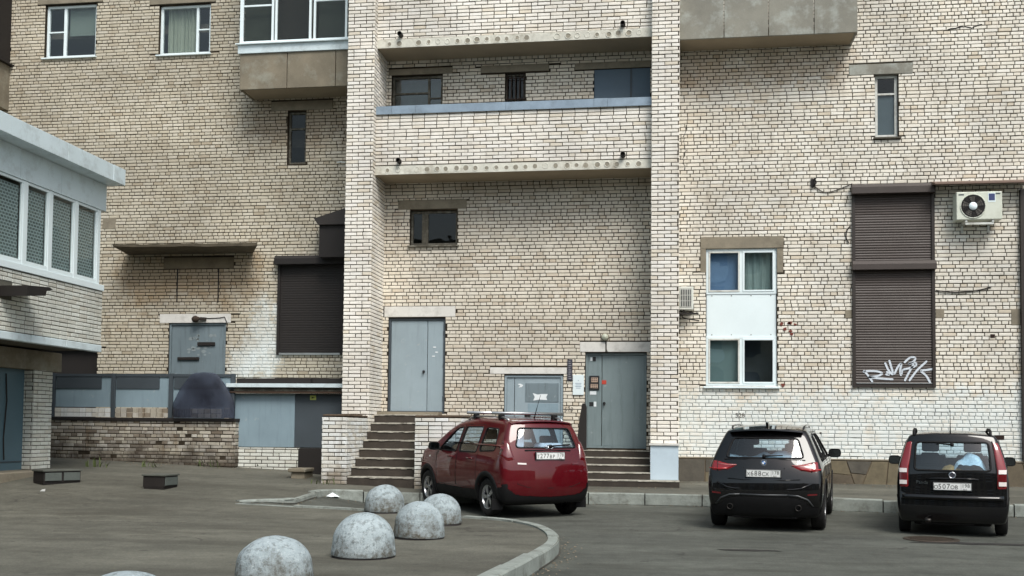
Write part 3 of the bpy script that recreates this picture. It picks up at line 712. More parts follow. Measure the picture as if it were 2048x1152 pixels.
b.build('graffiti', M_graf, S1, label='white spray-painted tag low on the shutter')
# dark shutter and hooded steel box of the left wing
ls = rect(553, 513, 688, 710, Yl)
S2 = housing(ls[0], ls[1]+.02, ls[3]-.2, ls[3], Yl-.22, Yl-.03, M_black, B, 'roller_shutter'); S2['label'] = 'near-black closed roller shutter beside the pier'
for a, e in ((ls[0]+.04, ls[0]+.1), (ls[1]-.06, ls[1])): MB().box(a, e, Yl-.07, Yl+.02, ls[2], ls[3]-.201).build('guide_rail', M_black, S2)
shutter(ls[0]+.1, ls[1]-.06, ls[2]+.05, ls[3]-.19, Yl-.03, M_black, S2, .055, amp=.3)
MB().box(ls[0]+.1, ls[1]-.06, Yl-.06, Yl-.02, ls[2]-.0, ls[2]+.045).build('bottom_bar', M_steel, S2)
hb = rect(638, 450, 690, 514, Yl-.45)
HB = MB().box(hb[0], hb[1]+.05, Yl-.45, Yl+.0, hb[2], hb[3]).build('steel_hood', M_black, B, bevel=.004, label='near-black steel box with sloping hood above the shutter')
p0, p1, p2 = W(628, 437, Yl-.5), W(690, 418, Yl-.5), W(640, 449, Yl-.5)
MB().prism([(p0.x, Yl-.52, p0.z), (hb[1]+.06, Yl-.52, p1.z+.03), (hb[1]+.06, Yl-.52, hb[3]+.002), (hb[0]-.01, Yl-.52, hb[3]+.002)], (0, .5, 0)).build('hood_roof', M_brown, HB)

# ---- loggia slabs, parapets and caps
def slab(py_l, py_r, thick_px, zone):
    zb = (W(750, py_l, Ys).z+W(1300, py_r, Ys).z)/2; zt = zb+thick_px/101.0
    o = MB().box(XLP1, XRP0, Ys, Yw, zb, zt).build('loggia_slab', [M_soffit], B, bevel=.006)
    MB().box(XLP1+.003, XRP0-.003, Ys-.012, Ys-.0005, zb+.002, zt-.002).build('slab_edge', M_slab, o, bevel=.008)
    b = MB(); n = 26
    for i in range(n):
        if random.random() < .1: continue
        x = XLP1+.28+(XRP0-XLP1-.56)*i/(n-1)+random.uniform(-.02, .02); z = (zb+zt)/2+random.uniform(-.01, .01); r = .06+random.uniform(-.01, .008); h = random.uniform(.003, .011)
        M_ = Matrix.Translation((x, Ys-.012, z)) @ Matrix.Rotation(R_(90), 4, 'X') @ Matrix.Scale(random.uniform(.85, 1.1), 4, (1, 0, 0))
        b.lathe([(r+.008, -.001), (r, h), (r-.008, h), (r-.014, .001)], 12, M_); b.lathe([(r-.013, .0012), (.001, .0012)], 12, M_, random.choice((1, 1, 1, 0)))
    b.build('core_rings', [M_slab, mat('core_shade', (142, 136, 122), .95, var=.3, scale=12)], o, smooth=True)['kind'] = 'stuff'  # second material puts the shade of the hollow cores into the disc colour
    return zb, zt
zb1, zt1 = slab(97, 75, 19, 1)
zb2, zt2 = slab(350, 337, 19, 0)
zc1 = W(1025, 218, Ys).z                       # underside of the blue cap
def parapet(z0, z1, seed):
    MB().box(XLP1, XRP0, Ys+.02, Ys+.14, z0, z1).build('parapet', M_mort, B)
    brickwork(B, 'Y', Ys+.02, XLP1, XRP0, z0+.006, z1, M_brick_pier, [], seed, style='run')
parapet(zt2, zc1-.002, 31); parapet(zt1, 12.0, 33)
zc2 = zc1+.145
cuts = [XLP1+.01]+[W(px, 210, Ys).x for px in (784, 832, 1012, 1188, 1215)]+[XRP0-.01]
capr = MB().box(XLP1+.005, XRP0-.005, Ys-.015, Ys+.2, zc1, zc2-.012).build('parapet_cap', M_slate, B)
for a, e in zip(cuts, cuts[1:]):
    d = random.uniform(0, .008)
    MB().box(a+.002, e-.002, Ys-.03-d, Ys-.016, zc1-.03, zc2+random.uniform(-.004, .004)).build('cap_sheet', M_zinc, capr, bevel=.003)
    MB().box(a+.002, e-.002, Ys-.016, Ys+.21, zc2-.012, zc2).build('cap_sheet', M_zinc, capr)
# drain stubs
for px, py in ((802, 71), (1246, 50), (799, 323), (1246, 311)):
    p = W(px, py, Ys); q = MB(); r = .05
    q.lathe([(r-.012, .1), (r-.012, -.13), (r, -.13), (r, .1)], 14, Matrix.Translation((p.x, Ys, p.z)) @ Matrix.Rotation(R_(90), 4, 'X') @ Matrix.Scale(-1, 4, (0, 0, 1)))
    q.lathe([(0, -.02), (r-.012, -.02)], 14, Matrix.Translation((p.x, Ys, p.z)) @ Matrix.Rotation(R_(90), 4, 'X')); q.build('drain_stub', M_black, B, smooth=True, angle=40)

# ---- balconies of the wings
def balcony(px0, px1, Yf, Yb, py_bot, py_top, cuts, pm, name_label, xr=None, xl=None):
    xm = (px0+px1)/2; zb = W(xm, py_bot, Yf).z; zt = W(xm, py_top, Yf).z
    x0 = xl if xl is not None else W(px0, py_bot, Yf).x; x1 = xr if xr is not None else W(px1, py_bot, Yf).x
    sl = MB().box(x0+.02, x1-.02, Yf+.05, Yb, zb, zb+.16).build('balcony', M_soffit, B, bevel=.006, label=name_label)
    cs = [x0]+[W(c, (py_bot+py_top)/2, Yf).x for c in cuts]+[x1]
    for a, e in zip(cs, cs[1:]): MB().box(a+.008, e-.008, Yf, Yf+.05, zb-.015, zt).build('concrete_panel', pm, sl, bevel=.006)
    if xl is None: MB().box(x0, x0+.05, Yf+.052, Yb, zb-.012, zt).build('side_panel', pm, sl, bevel=.006)
    if xr is None: MB().box(x1-.05, x1, Yf+.052, Yb, zb-.012, zt).build('side_panel', pm, sl, bevel=.006)
    return sl, x0, x1, zb, zt
Yfl = Yl-.8
BL, x0, x1, zb, zt = balcony(478, 695, Yfl, Yl, 174, 104, (574, 671), M_conc_panel, 'glazed balcony with white frames above stained concrete panels', xr=XLP0)
z80, z103 = W(585, 80, Yfl).z, W(585, 103, Yfl).z
MB().box(x0-.03, x1, Yfl-.04, Yl, zt+.002, zt+.19).build('white_apron', M_white_sheet, BL, bevel=.004); MB().box(x0-.07, x1, Yfl-.1, Yfl+.1, zt+.192, zt+.215).build('window_ledge', M_pvc, BL)
zg0 = zt+.217; zg1 = ZT+.6
q = MB()
for px, wd in ((480, .08), (543, .05), (550, .05), (618, .05), (627, .05), (690, .05)): x = W(px, 40, Yfl).x; q.box(x, x+wd, Yfl, Yfl+.06, zg0, zg1)
q.box(x0, x1, Yfl+.003, Yfl+.057, zg0, zg0+.07); q.box(x0, x0+.06, Yfl+.062, Yl, zg0, zg0+.08); q.box(x0, x0+.06, Yl-.07, Yl, zg0+.08, zg1)
zz = W(515, 11, Yfl).z; q.box(W(485, 11, Yfl).x, W(543, 11, Yfl).x, Yfl+.008, Yfl+.05, zz-.02, zz+.02); q.box(W(630, 7, Yfl).x, W(690, 7, Yfl).x, Yfl+.008, Yfl+.05, zz+.03, zz+.06)
q.build('glazing_frame', M_pvc, BL, bevel=.005)
for a, e in ((482, 545), (548, 620), (625, 692)): MB().box(W(a, 40, Yfl).x, W(e, 40, Yfl).x, Yfl+.03, Yfl+.036, zg0+.05, zg1).build('pane', M_glass_dk, BL)
MB().box(x0+.06, x1-.02, Yl-.08, Yl-.03, zg0, zg1).build('inner_wall', M_room, BL)
for a, e in ((484, 540), (632, 688)): MB().box(W(a, 40, Yfl).x, W(e, 40, Yfl).x, Yfl+.18, Yfl+.19, zg0, zg1).build('blind', mat('dull_blind', (104, 108, 96), .9), BL)
MB().box(x0, x1, Yfl, Yl, zg1, zg1+.1).build('balcony_roof', M_conc, BL)
Yfr = Yw-.75
BR, x0, x1, zb, zt = balcony(1360, 1716, Yfr, Yw, 70, -80, (1448, 1537, 1628), M_conc_grey, 'balcony of stained grey concrete panels over the white window', xl=XRP1)
# balcony cut by the left picture edge
Yfe = Yl-1.0
BE, x0, x1, zb, zt = balcony(-200, -36, Yfe, Yl, 198, 108, (-100,), M_conc_panel, 'dark balcony at the upper left corner of the facade')
MB().box(x0-.03, x1+.09, Yfe-.08, Yl, zt+.002, zt+.04).build('window_ledge', M_black, BE); MB().box(x1-.06, x1, Yfe, Yfe+.07, zt+.04, ZT).box(x0, x1-.06, Yfe+.02, Yfe+.06, ZT-.2, ZT).build('glazing_frame', M_black, BE); MB().box(x0, x1-.06, Yfe+.03, Yfe+.036, zt+.04, ZT-.2).build('pane', M_glass_dk, BE); MB().box(x1-.05, x1, Yfe+.07, Yl, zt+.04, ZT).build('glazing_side', M_black, BE)

# ---- concrete canopy on the left wing
Yc = Yl-.72
a, e = W(226, 490, Yc).x, W(515, 490, Yc).x; zt = W(370, 487, Yc).z
ab_, eb_ = W(258, 505, Yl).x, W(506, 505, Yl).x; cn = MB(); n = 14; vs = []
for i in range(n+1):
    x = a+(e-a)*i/n; th = .045+.03*(i/n)+random.uniform(-.01, .01); dy = random.uniform(-.02, .02)
    vs += [(x, Yc+dy, zt+random.uniform(-.008, .008)), (x, Yc+dy+.01, zt-th), (ab_+(eb_-ab_)*i/n, Yl, zt-.12), (ab_+(eb_-ab_)*i/n, Yl, zt+.05)]
cn.add(vs, [(4*i+k, 4*i+(k+1) % 4, 4*(i+1)+(k+1) % 4, 4*(i+1)+k) for i in range(n) for k in range(4)]+[(3, 2, 1, 0), (4*n, 4*n+1, 4*n+2, 4*n+3)])
cn.build('canopy', mat('canopy_concrete', (92, 84, 70), .95, var=.3, scale=5, bump=.5, stain=(76, 68, 56)), B, label='crumbling concrete canopy slab above the bricked-up opening')

# ---- stone plinth of the right wing: irregular flagstones
pl = MB().box(XRP1, XR1, Yw-.04, Yw-.001, 0, zpl).build('plinth', mat('plinth_mortar', (104, 92, 76), .95, var=.2, scale=8, bump=.4), B)
MB().box(XRP1, XR1, Yw-.06, Yw-.002, zpl-.0, zpl+.03).build('plinth_ledge', M_conc, pl, bevel=.008)
rg = random.Random(5); x = XRP1+.01; prev = (x, x); ms = [mat('flagstone_%s' % n, c, .85, var=.25, scale=6, bump=.4) for n, c in (('tan', (96, 87, 72)), ('grey', (84, 80, 72)), ('brown', (88, 79, 66)), ('ochre', (106, 97, 78)))]
while x < 12.2:
    wd = rg.uniform(.28, .62); nb, nt_ = x+wd+rg.uniform(-.1, .1), x+wd+rg.uniform(-.1, .1)
    z0, z1 = .42, zpl-.012; g = .007
    def stone(pts):
        c = Vector((sum(p[0] for p in pts)/len(pts), 0, sum(p[1] for p in pts)/len(pts)))
        q = [(p[0]+(c.x-p[0])*.01+(g if p[0] < c.x else -g), p[1]+(g if p[1] < c.z else -g)) for p in pts]
        MB().prism([(a_, Yw-.05-rg.uniform(0, .012), b_) for a_, b_ in q], (0, .03, 0)).build('flagstone', rg.choice(ms), pl, bevel=.006)
    if rg.random() < .55:
        zl, zr_ = z0+(z1-z0)*rg.uniform(.35, .7), z0+(z1-z0)*rg.uniform(.35, .7)
        t1, t2 = (zl-z0)/(z1-z0), (zr_-z0)/(z1-z0); xl = prev[0]+(prev[1]-prev[0])*t1; xr = nb+(nt_-nb)*t2
        stone([(prev[0], z0), (nb, z0), (xr, zr_), (xl, zl)]); stone([(xl, zl), (xr, zr_), (nt_, z1), (prev[1], z1)])
    else: stone([(prev[0], z0), (nb, z0), (nt_, z1), (prev[1], z1)])
    prev = (nb, nt_); x += wd

# ---- dark glazed corner at the right picture edge
a = W(2040, 600, Yw).x
fb = MB().box(a, a+.09, Yw-.1, Yw, .95, h_far[3]+.05).build('shop_window', M_brown, B, label='dark framed window cut by the right picture edge'); MB().box(a+.1, 9.2, Yw-.02, Yw+.04, h_far[2], h_far[2]+.06).box(a+.1, 9.2, Yw-.02, Yw+.04, h_far[3]-.35, h_far[3]).build('frame_rail', M_brown, fb); MB().box(a+.1, 9.2, Yw+.01, Yw+.02, h_far[2]+.06, h_far[3]-.35).build('pane', M_glass, fb)
# ---- brown sheet canopy above the outdoor unit
p0, p1 = W(1868, 377, Yw-.35), W(2062, 377, Yw-.35)
cz = W(1960, 366, Yw).z
MB().prism([(p0.x, Yw, cz+.05), (p0.x, Yw-.42, cz-.06), (p0.x, Yw-.42, cz-.1), (p0.x, Yw, cz-.03)], (p1.x-p0.x, 0, 0)).build('sheet_canopy', M_roofbr, B, bevel=.003, label='brown sheet metal canopy over the outdoor unit')
# ---- damage: missing bricks, cracks, stains of red paint
b = MB()
for px, py, wd, hh in ((1998, 875, 20, 9), (1985, 672, 9, 7), (1641, 866, 4, 3)):
    r = rect(px-wd/2, py-hh/2, px+wd/2, py+hh/2, Yw); MB().box(r[0], r[1], Yw-.016, Yw-.013, r[2], r[3]).build('missing_brick', mat('hole_brown', (42, 28, 24), .95), B)
b = MB(); rg = random.Random(9)
for cx, cy in ((1563, 648), (1578, 647), (1590, 649), (1570, 658), (1580, 662), (1583, 668), (1566, 770), (1580, 646)):
    p = W(cx, cy, Yw); s = rg.uniform(.035, .06); b.prism([(p.x+s*math.cos(k)*rg.uniform(.5, 1.2), Yw-.0235, p.z+.8*s*math.sin(k)*rg.uniform(.5, 1.2)) for k in [i*.785 for i in range(8)]], (0, .004, 0))
b.build('red_paint_splashes', mat('red_splash', (112, 58, 48), .8), B)['kind'] = 'stuff'
def crack(pts, r=.008, Y=Yw):
    q = []
    for x, y in pts: p = W(x, y, Y); q.append((p.x, Y-.0125, p.z))
    b = MB()
    for u_, v_ in zip(q, q[1:]):
        L = int(max(3, (Vector(u_)-Vector(v_)).length/.06)); pp = [Vector(u_).lerp(Vector(v_), k/L)+Vector((random.uniform(-.02, .02), 0, random.uniform(-.012, .012))) for k in range(L+1)]
        b.tube(pp, [r*random.uniform(.5, 1.4) for _ in pp], 5)
    b.build('crack', M_black, B)
crack([(1374, 250), (1368, 275), (1371, 300), (1366, 320), (1370, 340)]); crack([(1895, 60), (1925, 54), (1945, 56), (1965, 48)], .012)
crack([(1940, 360), (1941, 372)], .01)
b = MB()
for rr in (rect(1690, 620, 1704, 636, Yw), rect(1871, 618, 1888, 636, Yw), rect(2022, 618, 2040, 650, Yw)): MB().box(rr[0], rr[1], Yw-.02, Yw, rr[2], rr[3]).build('render_patch', M_conc, B, bevel=.006)
# faint house numbers stencilled on the brick
def stencil(s, px, py, size, m=None):
    v, f = text_mesh(s, size); p = W(px, py, Yw)
    MB().add([(p.x+a.x, Yw-.0145-a.z, p.z+a.y) for a in v], f).build('stencil', m or mat('stencil_grey', (96, 92, 88), .9), B)
stencil('528', 1480, 831, .13); stencil('528', 1138, 819, .12)

# ---- steps: right flight to the entrance, with sheet-clad pedestal
xa, xb = W(1128, 940, 21.2).x, XRP0
zl = h_ent[2]-.03
st = MB().box(XLP1+2.6, XRP0-.003, 21.98, Yw-.003, .0, zl).build('entrance_steps', M_step)
ORG['entrance_steps'] = Vector((0, 0, 0)); tag(st, 'dark concrete steps with pale worn edges below the entrance door', 'steps')
nst = 5
zs_ = [.31+.185]+[.495+(zl-.495)*k/4 for k in range(1, 5)]
for k in range(nst):
    yf = 20.87+.275*k; x1 = XRP1+.03 if k == 0 else XRP0-.004; x0 = xa-.9
    zb = .2 if k == 0 else zs_[k-1]+.001
    MB().box(x0, x1, yf+.012, 21.978, zb, zs_[k]-.022).build('step', M_step, st)
    ed = MB(); n = 16
    for i in range(n):
        p, q = x0+(x1-x0)*i/n, x0+(x1-x0)*(i+1)/n
        ed.box(p+.0005, q-.0005, yf+random.uniform(-.004, .004), yf+.3, zs_[k]-.02+random.uniform(-.004, .003), zs_[k]+random.uniform(-.002, .002))
    ed.build('nosing', M_step_edge, st)
pz = W(1330, 889, Yp).z
pd = MB().box(XRP0-.005, XRP1+.012, Yp-.035, Yp+.3, zs_[0]+.002, pz-.02).build('pier_cladding', M_pedestal, B, bevel=.004, label='pale grey-blue sheet cladding on the foot of the right pier')
MB().box(XRP0-.03, XRP1+.04, Yp-.07, Yp+.3, pz-.02, pz+.02).build('cladding_cap', M_lintel_w, pd, bevel=.004)

# ---- left flight with brick cheek walls
Yq = 19.72
XC0, XC1 = W(643, 900, Yq).x, W(693, 900, Yq).x
XS1 = W(829, 900, Yq).x; XS2 = W(925, 900, Yq).x
zland = h_dl[2]-.03; zg = zy(-6.0, 19.9)-.02
st = MB().box(XC1+.003, XS1-.003, 21.8, Yw-.003, .1, zland).build('stair_flight', M_step); ORG['stair_flight'] = Vector((0, 0, 0))
tag(st, 'narrow flight of dark crumbling steps between two brick cheek walls', 'steps')
n = 8
for k in range(n):
    z1 = zg+(zland-zg)*(k+1)/n; z0 = .1 if k == 0 else zg+(zland-zg)*k/n+.001; yf = Yq+.05+.26*k
    MB().box(XC1+.004, XS1-.004, yf+.012, 21.798, z0, z1-.022).build('step', M_step, st)
    ed = MB(); m_ = 12
    for i in range(m_):
        p, q = XC1+.004+(XS1-XC1-.008)*i/m_, XC1+.004+(XS1-XC1-.008)*(i+1)/m_
        ed.box(p+.0005, q-.0005, yf+random.uniform(-.01, .008), yf+.28, z1-.02+random.uniform(-.012, .004), z1+random.uniform(-.003, .003))
    ed.build('nosing', M_step_edge, st)
MB().box(XC1+.004, XS1-.004, Yw-.4, Yw-.05, zland+.001, zland+.06).build('door_sill', M_conc, st)
def cheek(a, e, label, z1, seed, yb):
    c = empty('stair_cheek_wall', (a, Yq, zg), label, 'wall')
    MB().box(a+.012, e-.012, Yq+.012, yb, .1, z1-.012).build('mortar_core', M_mort, c)
    brickwork(c, 'Y', Yq+.012, a-.001, e+.001, zg-.05, z1, M_brick_stair, [], seed, single=lambda u, z: True, style='run')
    brickwork(c, 'X', e-.012, Yq, yb, zg-.05, z1, M_brick_stair, [], seed+1, single=lambda u, z: True, style='run')
    brickwork(c, 'X', a+.012, Yq, yb, zg-.05, z1, M_brick_stair, [], seed+2, single=lambda u, z: True, style='run', sgn=-1)
    cb = MB(); k = 7
    for i in range(k):
        y0, y1 = Yq+(yb-Yq)*i/k, Yq+(yb-Yq)*(i+1)/k
        cb.box(a+.0+random.uniform(0, .02), e-random.uniform(0, .02), y0+.002, y1-.002, z1+.001, z1+.03+random.uniform(-.01, .012))
    cb.build('crumbled_capping', mat('capping', (92, 78, 64), .95, var=.35, scale=9, bump=.5), c, bevel=.006)
    return c
zck = W(668, 832, Yq).z
cheek(XC0, XC1, 'white-washed brick cheek wall on the left of the narrow steps', zck, 41, Yp-.004)
cheek(XS1, XS2, 'peeling brick cheek wall half hidden behind the red car', W(860, 834, Yq).z, 51, Yw-.03)

# ================================================================ ANNEX at the left picture edge
XA, XB, YE = -11.0, -12.0, 19.3       # face of the projecting upper storey, face of the ground floor, far end
YN = 9.0
zA0 = WX(100, 687, XA).z; zA1 = WX(100, 557, XA).z; zA2 = WX(100, 381, XA).z; zA3 = WX(100, 325, XA).z; zA4 = WX(100, 293, XA).z
A = empty('annex_building', (XB, YE, .6), 'low brick annex with glazed white upper storey at the left edge', 'building')
MB().box(-16, XA, YN, YE, zA0, zA1).build('upper_wall', M_mort_a, A)
brickwork(A, 'X', XA, YN+.5, YE, zA0+.11, zA1-.02, M_brick_annex, [], 61, single=lambda u, z: u > 16.2, style='run', proud=.008, cull=lambda u, z: 15.6 < u < 16.55 and abs(z-(WX(25, 580, XA).z)) < .16)
brickwork(A, 'Y', YE, -16, XA, zA0+.11, zA1-.02, M_brick_annex, [], 62, style='run', cull=lambda u, z: True)
ys = [YN, 11, 12.2, 13.4, 14.6, 15.8]+[WX(60, 677, XA).y-.0, WX(130, 690, XA).y, YE]
for a, e in zip(ys, ys[1:]): MB().box(XA-.1, XA+.02+random.uniform(0, .01), a+.006, e-.006, zA0-.035, zA0+.1).build('edge_stone', M_white_sheet, A, bevel=.012)
# sooty hole and dark sheet canopy by the picture edge
p = [WX(x, y, XA+.02) for x, y in ((0, 571), (46, 575), (53, 580), (40, 583), (38, 592), (0, 592))]
MB().prism([(XA+.012, q.y, q.z) for q in p], (.5, 0, 0)).build('dark_sheet', M_black, A)
# glazing
py_ = [WX(x, 470, XA).y for x in (-60, 48, 99, 151, 197)]
b = MB()
for y in py_: b.box(XA-.05, XA+.012, y-.055, y+.055, zA1+.12, zA2-.002)
for a, e in zip(py_, py_[1:]):
    b.box(XA-.046, XA+.006, a+.056, e-.056, zA1+.122, zA1+.2); b.box(XA-.046, XA+.006, a+.056, e-.056, zA2-.05, zA2-.004)
    for y in (a+.075, e-.075): b.box(XA-.044, XA+.0, y-.018, y+.018, zA1+.2, zA2-.05)
gf = b.build('window_frames', M_pvc, A, bevel=.006)
for a, e in zip(py_, py_[1:]): MB().box(XA-.026, XA-.02, a+.05, e-.05, zA1+.19, zA2-.04).build('pane', M_glass, gf)
MB().box(XA-.2, XA+.03, YN, YE+.02, zA1+.002, zA1+.118).build('sill_board', M_pvc, A, bevel=.006)
MB().box(XA-.06, XA, YN, py_[0]-.06, zA1+.119, zA2-.003).build('blank_wall', M_white_sheet, A)
# woven blinds behind the panes
t = NT('woven_blind'); v = t.n('ShaderNodeTexBrick'); 
sp_ = t.n('ShaderNodeSeparateXYZ'); t.put(sp_.inputs[0], t.P()); mp = t.n('ShaderNodeCombineXYZ'); t.put(mp.inputs[0], sp_.outputs[1]); t.put(mp.inputs[1], sp_.outputs[2]); t.put(v.inputs['Vector'], mp.outputs[0])
v.inputs['Scale'].default_value = 7; v.inputs['Color1'].default_value = (*srgb(104, 114, 112), 1); v.inputs['Color2'].default_value = (*srgb(124, 136, 134), 1); v.inputs['Mortar'].default_value = (*srgb(184, 200, 198), 1); v.inputs['Mortar Size'].default_value = .07
v.inputs['Brick Width'].default_value = .6; v.inputs['Row Height'].default_value = .4
t.set(col=v.outputs[0], rough=.8)
for a, e in zip(py_, py_[1:]): MB().box(XA-.075, XA-.07, a+.06, a+.06+(e-a-.12)*.98, zA1+.12, zA2-.1).build('woven_blind', t.m, gf)
MB().box(XA-.6, XA-.55, YN, YE-.1, zA1, zA2).build('inner_wall', M_room, A)
# fascia and gutter of the roof
cu = [YN]+[WX(x, 380, XA).y for x in (37, 120)]+[YE+.02]
for a, e in zip(cu, cu[1:]): MB().box(XA-.1, XA+.03, a+.003, e-.003, zA2, zA3+.02).build('fascia', M_white_sheet, A, bevel=.004)
XG = XA+.36
cu = [YN, 13, 14.6]+[WX(x, y, XG).y for x, y in ((22, 283), (135, 340), (226, 375))]+[YE+.1]
for a, e in zip(cu, cu[1:]): MB().box(XA-.3, XG+random.uniform(0, .015), a+.004, e-.004, zA3+.022, zA4+.05).build('gutter_sheet', M_white_sheet, A, bevel=.006)
MB().box(-16, XA-.305, YN, YE+.05, zA3, zA4).build('roof', M_conc, A)
MB().box(-16, XA-.11, YE-.06, YE-.001, zA1, zA3).build('end_wall', M_white_sheet, A)
# ground floor: pier, recessed steel door, lintel beam
zA_g = .3
yd0, yd1 = WX(-80, 850, XB-.15).y, WX(46, 850, XB-.15).y
yp1 = WX(65, 850, XB).y
zlin = WX(20, 735, XB).z
MB().box(-16, XB, yp1+.012, YE-.0, zA_g, zA0-.036).build('lower_wall', M_mort_a, A)
brickwork(A, 'X', XB, yp1, YE, zA_g+.1, zA0-.04, M_brick_annex, [], 65, single=lambda u, z: True, style='run')
brickwork(A, 'Y', yp1+.012, XB-.3, XB, zA_g+.1, zlin, M_brick_annex, [], 66, style='run')
MB().box(XB-.4, XB+.015, YN, yp1+.9, zlin+.002, zA0-.037).build('lintel_beam', M_conc_panel, A, bevel=.01)
MB().box(-16, XB-.4, YN, yp1, zA_g, zA0-.04).build('inner_core', M_room, A)
dr = MB().box(XB-.26, XB-.2, yd0-1, yp1+.01, zA_g+.2, zlin).build('steel_door', mat('teal_steel', (84, 108, 118), .5, var=.1, scale=1.5), A, label='teal-grey steel door under the overhang')
MB().box(XB-.2, XB-.185, yd0-1, yp1-.02, zA_g+.45, zA_g+.47).build('door_rail', M_slate, dr)
yy = WX(8, 850, XB-.2).y
MB().tube([(XB-.19, yy, zlin-.1), (XB-.17, yy+.02, 1.9), (XB-.19, yy-.02, 1.2), (XB-.18, yy, .8)], .012, 6).build('door_cable', M_black, dr)
sb = [Gf(x, y, zy) for x, y in ((-30, 985), (78, 972), (74, 955), (-30, 948))]
b = MB(); zt = zy(XB, 17.5)+.13
b.prism([(XB-1.2, 14.5, .2), (XB+.42, 14.5, .2), (XB+.42, yp1+.2, .2), (XB-1.2, yp1+.2, .2)], (0, 0, zt-.2)).build('door_slab', M_conc, A, bevel=.02)

# ================================================================ BLOCK ACROSS THE YARD (behind the camera; it is what the panes and paintwork mirror)
OB = empty('apartment_block', (0, -30, 0), 'long apartment block across the yard, seen only mirrored in panes and paintwork', 'building')
MB().box(-60, 60, -42, -30, 0, 15).build('facade', mat('far_facade', (150, 142, 126), .9, var=.15, scale=.6), OB)
mw = mat('far_window', (44, 48, 54), .2, bump=0); mb = mat('far_balcony', (196, 202, 204), .7)
for j in range(5):
    q, q2 = MB(), MB()
    for i in range(36):
        x = -58+i*3.3; z = 1.2+j*2.8
        if i % 3: q.box(x, x+1.5, -30, -29.97, z, z+1.5)
        else: q2.box(x-.4, x+2.2, -29.99, -28.9, z-.6, z+.4); q.box(x-.3, x+2.1, -29.7, -29.2, z+.41, z+1.7)
    q.build('window_row', mw, OB)['kind'] = 'stuff'; q2.build('balcony_row', mb, OB)['kind'] = 'stuff'

# ================================================================ LOW WALL, SHEET FENCE, BASEMENT SHELTER
YLW = 21.5
xa, xb = W(60, 880, YLW).x, W(470, 880, YLW).x
zt = W(300, 842, YLW).z; zgl = zy(-11, YLW)-.06
LW = empty('low_brick_wall', (xa, YLW, zgl), 'low blackened brick wall with peeling whitewash below the blue sheet fence', 'wall')
MB().box(xa, xb-.01, YLW+.012, YLW+.3, .2, zt-.002).build('mortar_core', M_mort, LW)
brickwork(LW, 'Y', YLW+.012, xa, xb, zgl, zt, M_brick_low, [], 71, single=lambda u, z: True, drop=.02, wob=.008)
brickwork(LW, 'X', xb-.01, YLW+.01, YLW+.3, zgl, zt, M_brick_low, [], 72, style='run')
MB().box(xa, xb+.02, YLW-.03, YLW+.32, zt, zt+.07).build('coping', M_black, LW, bevel=.01)
# fence of sheet panels on the wall
zf0, zf1 = zt+.072, W(280, 748, YLW+.1).z
FE = empty('sheet_fence', (xa, YLW+.1, zf0), 'blue-grey sheet metal fence panels standing on the low brick wall', 'fence')
def fx(px): return W(px, 790, YLW+.1).x
for px in (108, 228, 343, 466): MB().box(fx(px)-.045, fx(px)+.045, YLW+.05, YLW+.13, zf0, zf1+.01).build('post', M_slate, FE, bevel=.004)
for a, e in ((108, 228), (228, 343), (343, 466)):
    X0, X1 = fx(a)+.047, fx(e)-.047; zl_ = zf0+.22
    MB().box(X0, X1, YLW+.09, YLW+.11, zl_+.002, zf1-.06).build('sheet', M_blue_p, FE, bevel=.003)
    MB().box(X0, X1, YLW+.06, YLW+.12, zf1-.058, zf1).build('top_rail', M_slate, FE)
    MB().box(X0+.02, X0+(X1-X0)*.82, YLW+.07, YLW+.088, zf1-.32, zf1-.06).build('dark_strip', M_slate, FE)
    bb = MB()
    for i in range(9):
        p, q = X0+(X1-X0)*i/9, X0+(X1-X0)*(i+1)/9
        for j in range(2): bb.box(p+.008, q-.008, YLW+.06, YLW+.16, zf0+.01+j*.1, zf0+.1+j*.1)
    bb.build('brick_footing', M_brick_low if a > 200 else M_brick_stair, FE)['kind'] = 'stuff'
# made-up translucent hump standing in for a blurred retouching smear on the wall
b = MB(); rows = 12; cols = 20; vs = []
prof = [(0, .66), (.1, .665), (.24, .66), (.34, .64), (.5, .58), (.62, .52), (.74, .45), (.84, .385), (.91, .33), (.96, .27), (.99, .17), (1, .0)]
pc = W(410, 830, YLW+.02); zc0 = zt+.075; Hc = W(410, 745, YLW).z-zc0
for (h, wd) in prof:
    for k in range(cols):
        t_ = 2*math.pi*k/cols; cx, sy = math.cos(t_), math.sin(t_)
        vs.append((pc.x+wd*1.04*(abs(cx)**.8)*(1 if cx > 0 else -1)+(.02*math.sin(5*t_+h*6)), YLW-.06-.13*(wd/.64)*sy*(1 if sy < 0 else .6)-(0 if sy < 0 else 0), zc0+Hc*h))
b.add(vs, [(r*cols+k, r*cols+(k+1) % cols, (r+1)*cols+(k+1) % cols, (r+1)*cols+k) for r in range(len(prof)-1) for k in range(cols)])
t = NT('smoky_smear'); n_ = t.noise(2.0, 4, .6); t.set(col=t.ramp(n_, [(.3, srgb(44, 46, 56)), (.7, srgb(86, 94, 110))]), rough=.5, spec=.3); t.bump(t.noise(6, 3, .6, stretch=(3, 3, .6)), .5, .03)
tr = t.n('ShaderNodeBsdfTransparent'); tr.inputs[0].default_value = (.66, .68, .74, 1); mx = t.n('ShaderNodeMixShader'); mx.inputs[0].default_value = .5; t.put(mx.inputs[1], tr.outputs[0]); t.put(mx.inputs[2], t.b.outputs[0]); t.t.links.new(mx.outputs[0], t.t.nodes['Material Output'].inputs[0])
HC = b.build('smear_hump', t.m, None, smooth=True, org=(pc.x, YLW-.06, zc0))
tag(HC, 'hump-shaped smoky translucent stand-in for a blurred smear on the low wall before the battered door', 'smear')

